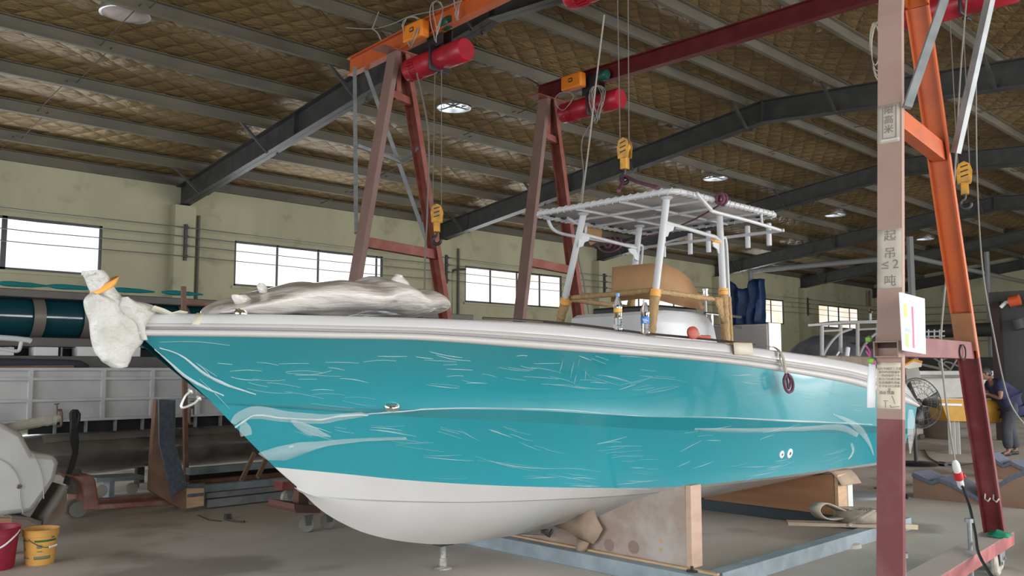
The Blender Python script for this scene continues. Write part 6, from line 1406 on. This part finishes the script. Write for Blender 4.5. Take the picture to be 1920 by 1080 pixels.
MB().box(XR2+.9, XR2+1.0, yb2-6, mx_(1838,570,XR2).y, mx_(1850,612,XR2).z, mx_(1850,563,XR2).z).build('grey_board', mat('dull_green_grey', (.10,.105,.095), .7), e, smooth=0)
for yy in (ya_, (ya_+yb2)/2, yb2-1): MB().box(XR2+.5, XR2+.6, yy-.05, yy+.05, 0, mx_(1800,612,XR2).z).build('upright', rafm, e, smooth=0)
k = MB()
for y_ in (622, 631): k.tube([mx_(1737,y_,XR2-1), mx_(1771,y_-1,XR2-1)], .03, 6)
for x_ in (1741,1752,1762): k.tube([mx_(x_,618,XR2-1), mx_(x_,634,XR2-1)], .025, 6)
k.build('white_frame', paperw, e)
for j in range(3):
    rd = random.Random(j+40); a = mx_(1745+j*24, 686, XR2-1.5); k = MB(); k.tube(spline([a + V((0, rd.uniform(-.7,.7), rd.uniform(-.4,.4))) for _ in range(4)], 4), .03, 6)
    tag(k.build('bent_tube', mat('pale_castor', (.42,.40,.36), .6)), 'bent pale tube in the clutter right of the pink leg, %s' % ['leftmost','middle one','rightmost'][j], 'tube', 'bent tubes before the far rack')
# wall conductors on the end wall
for j, py in enumerate((575, 588, 602, 640)):
    z_ = P(1800, py, X=XE).z
    k = MB(); k.tube([(XE-.3, YB, z_), (XE-.3, 2, z_)], .012, 6); tag(k.build('power_wire', wirem), 'thin wire along the far end wall, %s of four' % ['topmost','second from the top','third from the top','lowest'][j], 'wire', 'wires along the end wall')

# ------------------------------------------------------------------ the person
skin = mat('skin', (.26,.13,.085), .55); shirt = mat('navy_shirt', (.018,.022,.062), .85, c2=(.024,.03,.085), ns=12, bump=.3, bs=30); trou = mat('charcoal_trousers', (.04,.045,.055), .85, c2=(.055,.06,.075), ns=8, bump=.3, bs=25)
hair = mat('black_hair', (.012,.011,.01), .6); shoe = mat('dark_shoes', (.03,.028,.028), .6)
pe = empty('person', tuple(p0), 'person in navy shirt and charcoal trousers bending over the yellow bin', 'person')
def skinmesh(verts, edges, radii, root, name, m, sub=2):
    me = bpy.data.meshes.new(name); me.from_pydata([tuple(bp_(*v)) for v in verts], edges, []); me.materials.append(m)
    o = bpy.data.objects.new(name, me); COL.objects.link(o); o.parent = pe; o.matrix_parent_inverse = Matrix.Translation(-pe.location)
    md = o.modifiers.new('skin', 'SKIN'); md.use_smooth_shade = True
    if not me.skin_vertices: return o
    for i, r_ in enumerate(radii):
        sv = me.skin_vertices[0].data[i]; sv.radius = (r_, r_) if not isinstance(r_, tuple) else r_; sv.use_root = (i == root)
    s_ = o.modifiers.new('sub', 'SUBSURF'); s_.levels = sub; s_.render_levels = sub
    return o
# u = towards the bin, w = away from camera, z
hip = (-.08,.0,.93); bel = (-.02,0,1.10); che = (.12,0,1.28); nek = (.27,0,1.40); hb0 = (.31,0,1.44); hb1 = (.37,0,1.50); hb2 = (.40,0,1.53)
SL, SR = (.20,-.18,1.32), (.20,.18,1.32); EL, ER = (.24,-.25,1.06), (.26,.22,1.08); WL, WR = (.36,-.05,1.14), (.40,.30,1.16)
KL, KR = (.10,-.13,.50), (-.10,.13,.50); AL, AR = (.08,-.14,.09), (-.22,.14,.09); HL, HR = (-.05,-.10,.88), (-.09,.10,.88)
TL, TR = (.20,-.15,.04), (-.09,.15,.04)
vs = [hip, bel, che, nek, SL, EL, WL, SR, ER, WR, HL, KL, AL, HR, KR, AR, TL, TR, hb0]
es = [(0,1),(1,2),(2,3),(3,18),(2,4),(4,5),(5,6),(2,7),(7,8),(8,9),(0,10),(10,11),(11,12),(0,13),(13,14),(14,15),(12,16),(15,17)]
rs = [.12,.12,.14,.055,.06,.042,.026,.06,.042,.026,.085,.058,.04,.085,.058,.04,.035,.035,.055]
hands = []
for wi, (w0, sgn) in ((6, (WL, 1)), (9, (WR, -1))):
    n0 = len(vs); palm = (w0[0]+.05, w0[1]+.02*sgn, w0[2]+.0); vs.append(palm); rs.append(.028); es.append((wi, n0))
    for q, (dw_, ln) in enumerate(((-.03,.07),(-.012,.085),(.008,.08),(.026,.065))):
        a = len(vs); vs.append((palm[0]+ln*.6, palm[1]+dw_, palm[2]+.004)); vs.append((palm[0]+ln, palm[1]+dw_*1.2, palm[2]-.022)); rs += [.009,.008]; es += [(n0, a), (a, a+1)]
    a = len(vs); vs.append((palm[0]+.015, palm[1]+.045*sgn, palm[2]-.012)); vs.append((palm[0]+.045, palm[1]+.055*sgn, palm[2]-.025)); rs += [.011,.009]; es += [(n0, a), (a, a+1)]
skinmesh(vs, es, rs, 0, 'body', skin)
hd = MB(); hc2 = bp_(.385,0,1.52); fz = (L*.72 - V((0,0,.69))).normalized(); uz = (L*.69 + V((0,0,.72))).normalized(); sz_ = Wd
hv = []
for j in range(13):
    th = math.pi*j/12; g = []
    for q in range(20):
        ph = 2*math.pi*q/20; x_, y_, z_ = math.sin(th)*math.cos(ph), math.sin(th)*math.sin(ph), math.cos(th)
        jaw = 1 - .22*max(0, -z_) ; g.append(hc2 + fz*x_*.108*(1 + .0*z_) + sz_*y_*.085*jaw + uz*z_*.132)
    hv.append(g)
hd.grid(hv, close=True); hd.build('head', skin, pe, smooth=80)
k = MB(); nb = hc2 + fz*.105; k.add([nb + uz*.03, nb - uz*.02 + sz_*.018, nb - uz*.02 - sz_*.018, nb + fz*.028 - uz*.012], [(0,1,3),(0,3,2),(1,2,3)]); k.build('nose', skin, pe)
for s_ in (-1,1):
    MB().lathe([(0,-.006),(.012,-.004),(.014,.004),(0,.008)], hc2 + fz*.098 + uz*.022 + sz_*s_*.03, 10, fz).build('eye', mat('eye_dark', (.05,.04,.04), .3), pe)
    MB().lathe([(0,0),(.02,.004),(.028,.014),(.022,.02),(0,.012)], hc2 + sz_*s_*.083 - uz*.01, 12, sz_*s_).build('ear', skin, pe)
k = MB(); k.bar(hc2 + fz*.098 - uz*.05 - sz_*.022, hc2 + fz*.098 - uz*.05 + sz_*.022, .008, .006); k.build('mouth', mat('lips', (.20,.08,.06), .5), pe)
hr = MB(); rows = []
for j in range(9):
    th = math.pi*.70*j/8; g = []
    for q in range(20):
        ph = 2*math.pi*q/20; x_, y_, z_ = math.sin(th)*math.cos(ph), math.sin(th)*math.sin(ph), math.cos(th)
        if x_ > .2: th2 = min(th, math.pi*.40); x_, y_, z_ = math.sin(th2)*math.cos(ph), math.sin(th2)*math.sin(ph), math.cos(th2)
        r3 = 1.10 + .03*nz((x_*6,y_*6,z_*6)); g.append(hc2 - fz*.008 + fz*x_*.111*r3 + sz_*y_*.088*r3 + uz*z_*.134*r3)
    rows.append(g)
hr.grid(rows, close=True); hr.build('hair', hair, pe, smooth=80, solid=.008)
skinmesh([hip, bel, che, (.25,0,1.365), SL, (.225,-.235,1.16), SR, (.23,.22,1.18), (-.09,0,.90)], [(0,1),(1,2),(2,3),(2,4),(4,5),(2,6),(6,7),(0,8)], [(.19,.20),(.20,.20),(.205,.205),.10,.10,.085,.10,.085,.19], 0, 'shirt', shirt)
skinmesh([hip, HL, KL, (AL[0],AL[1],.12), HR, KR, (AR[0],AR[1],.12), (.01,0,1.0)], [(0,1),(1,2),(2,3),(0,4),(4,5),(5,6),(0,7)], [.19,.145,.105,.09,.145,.105,.09,.17], 0, 'trousers', trou)
for a, b_ in ((AL, TL), (AR, TR)):
    skinmesh([(a[0]-.05,a[1],.045), (a[0]+.02,a[1],.055), (a[0]+.16,a[1],.035)], [(0,1),(1,2)], [.042,.048,.035], 0, 'shoe', shoe)
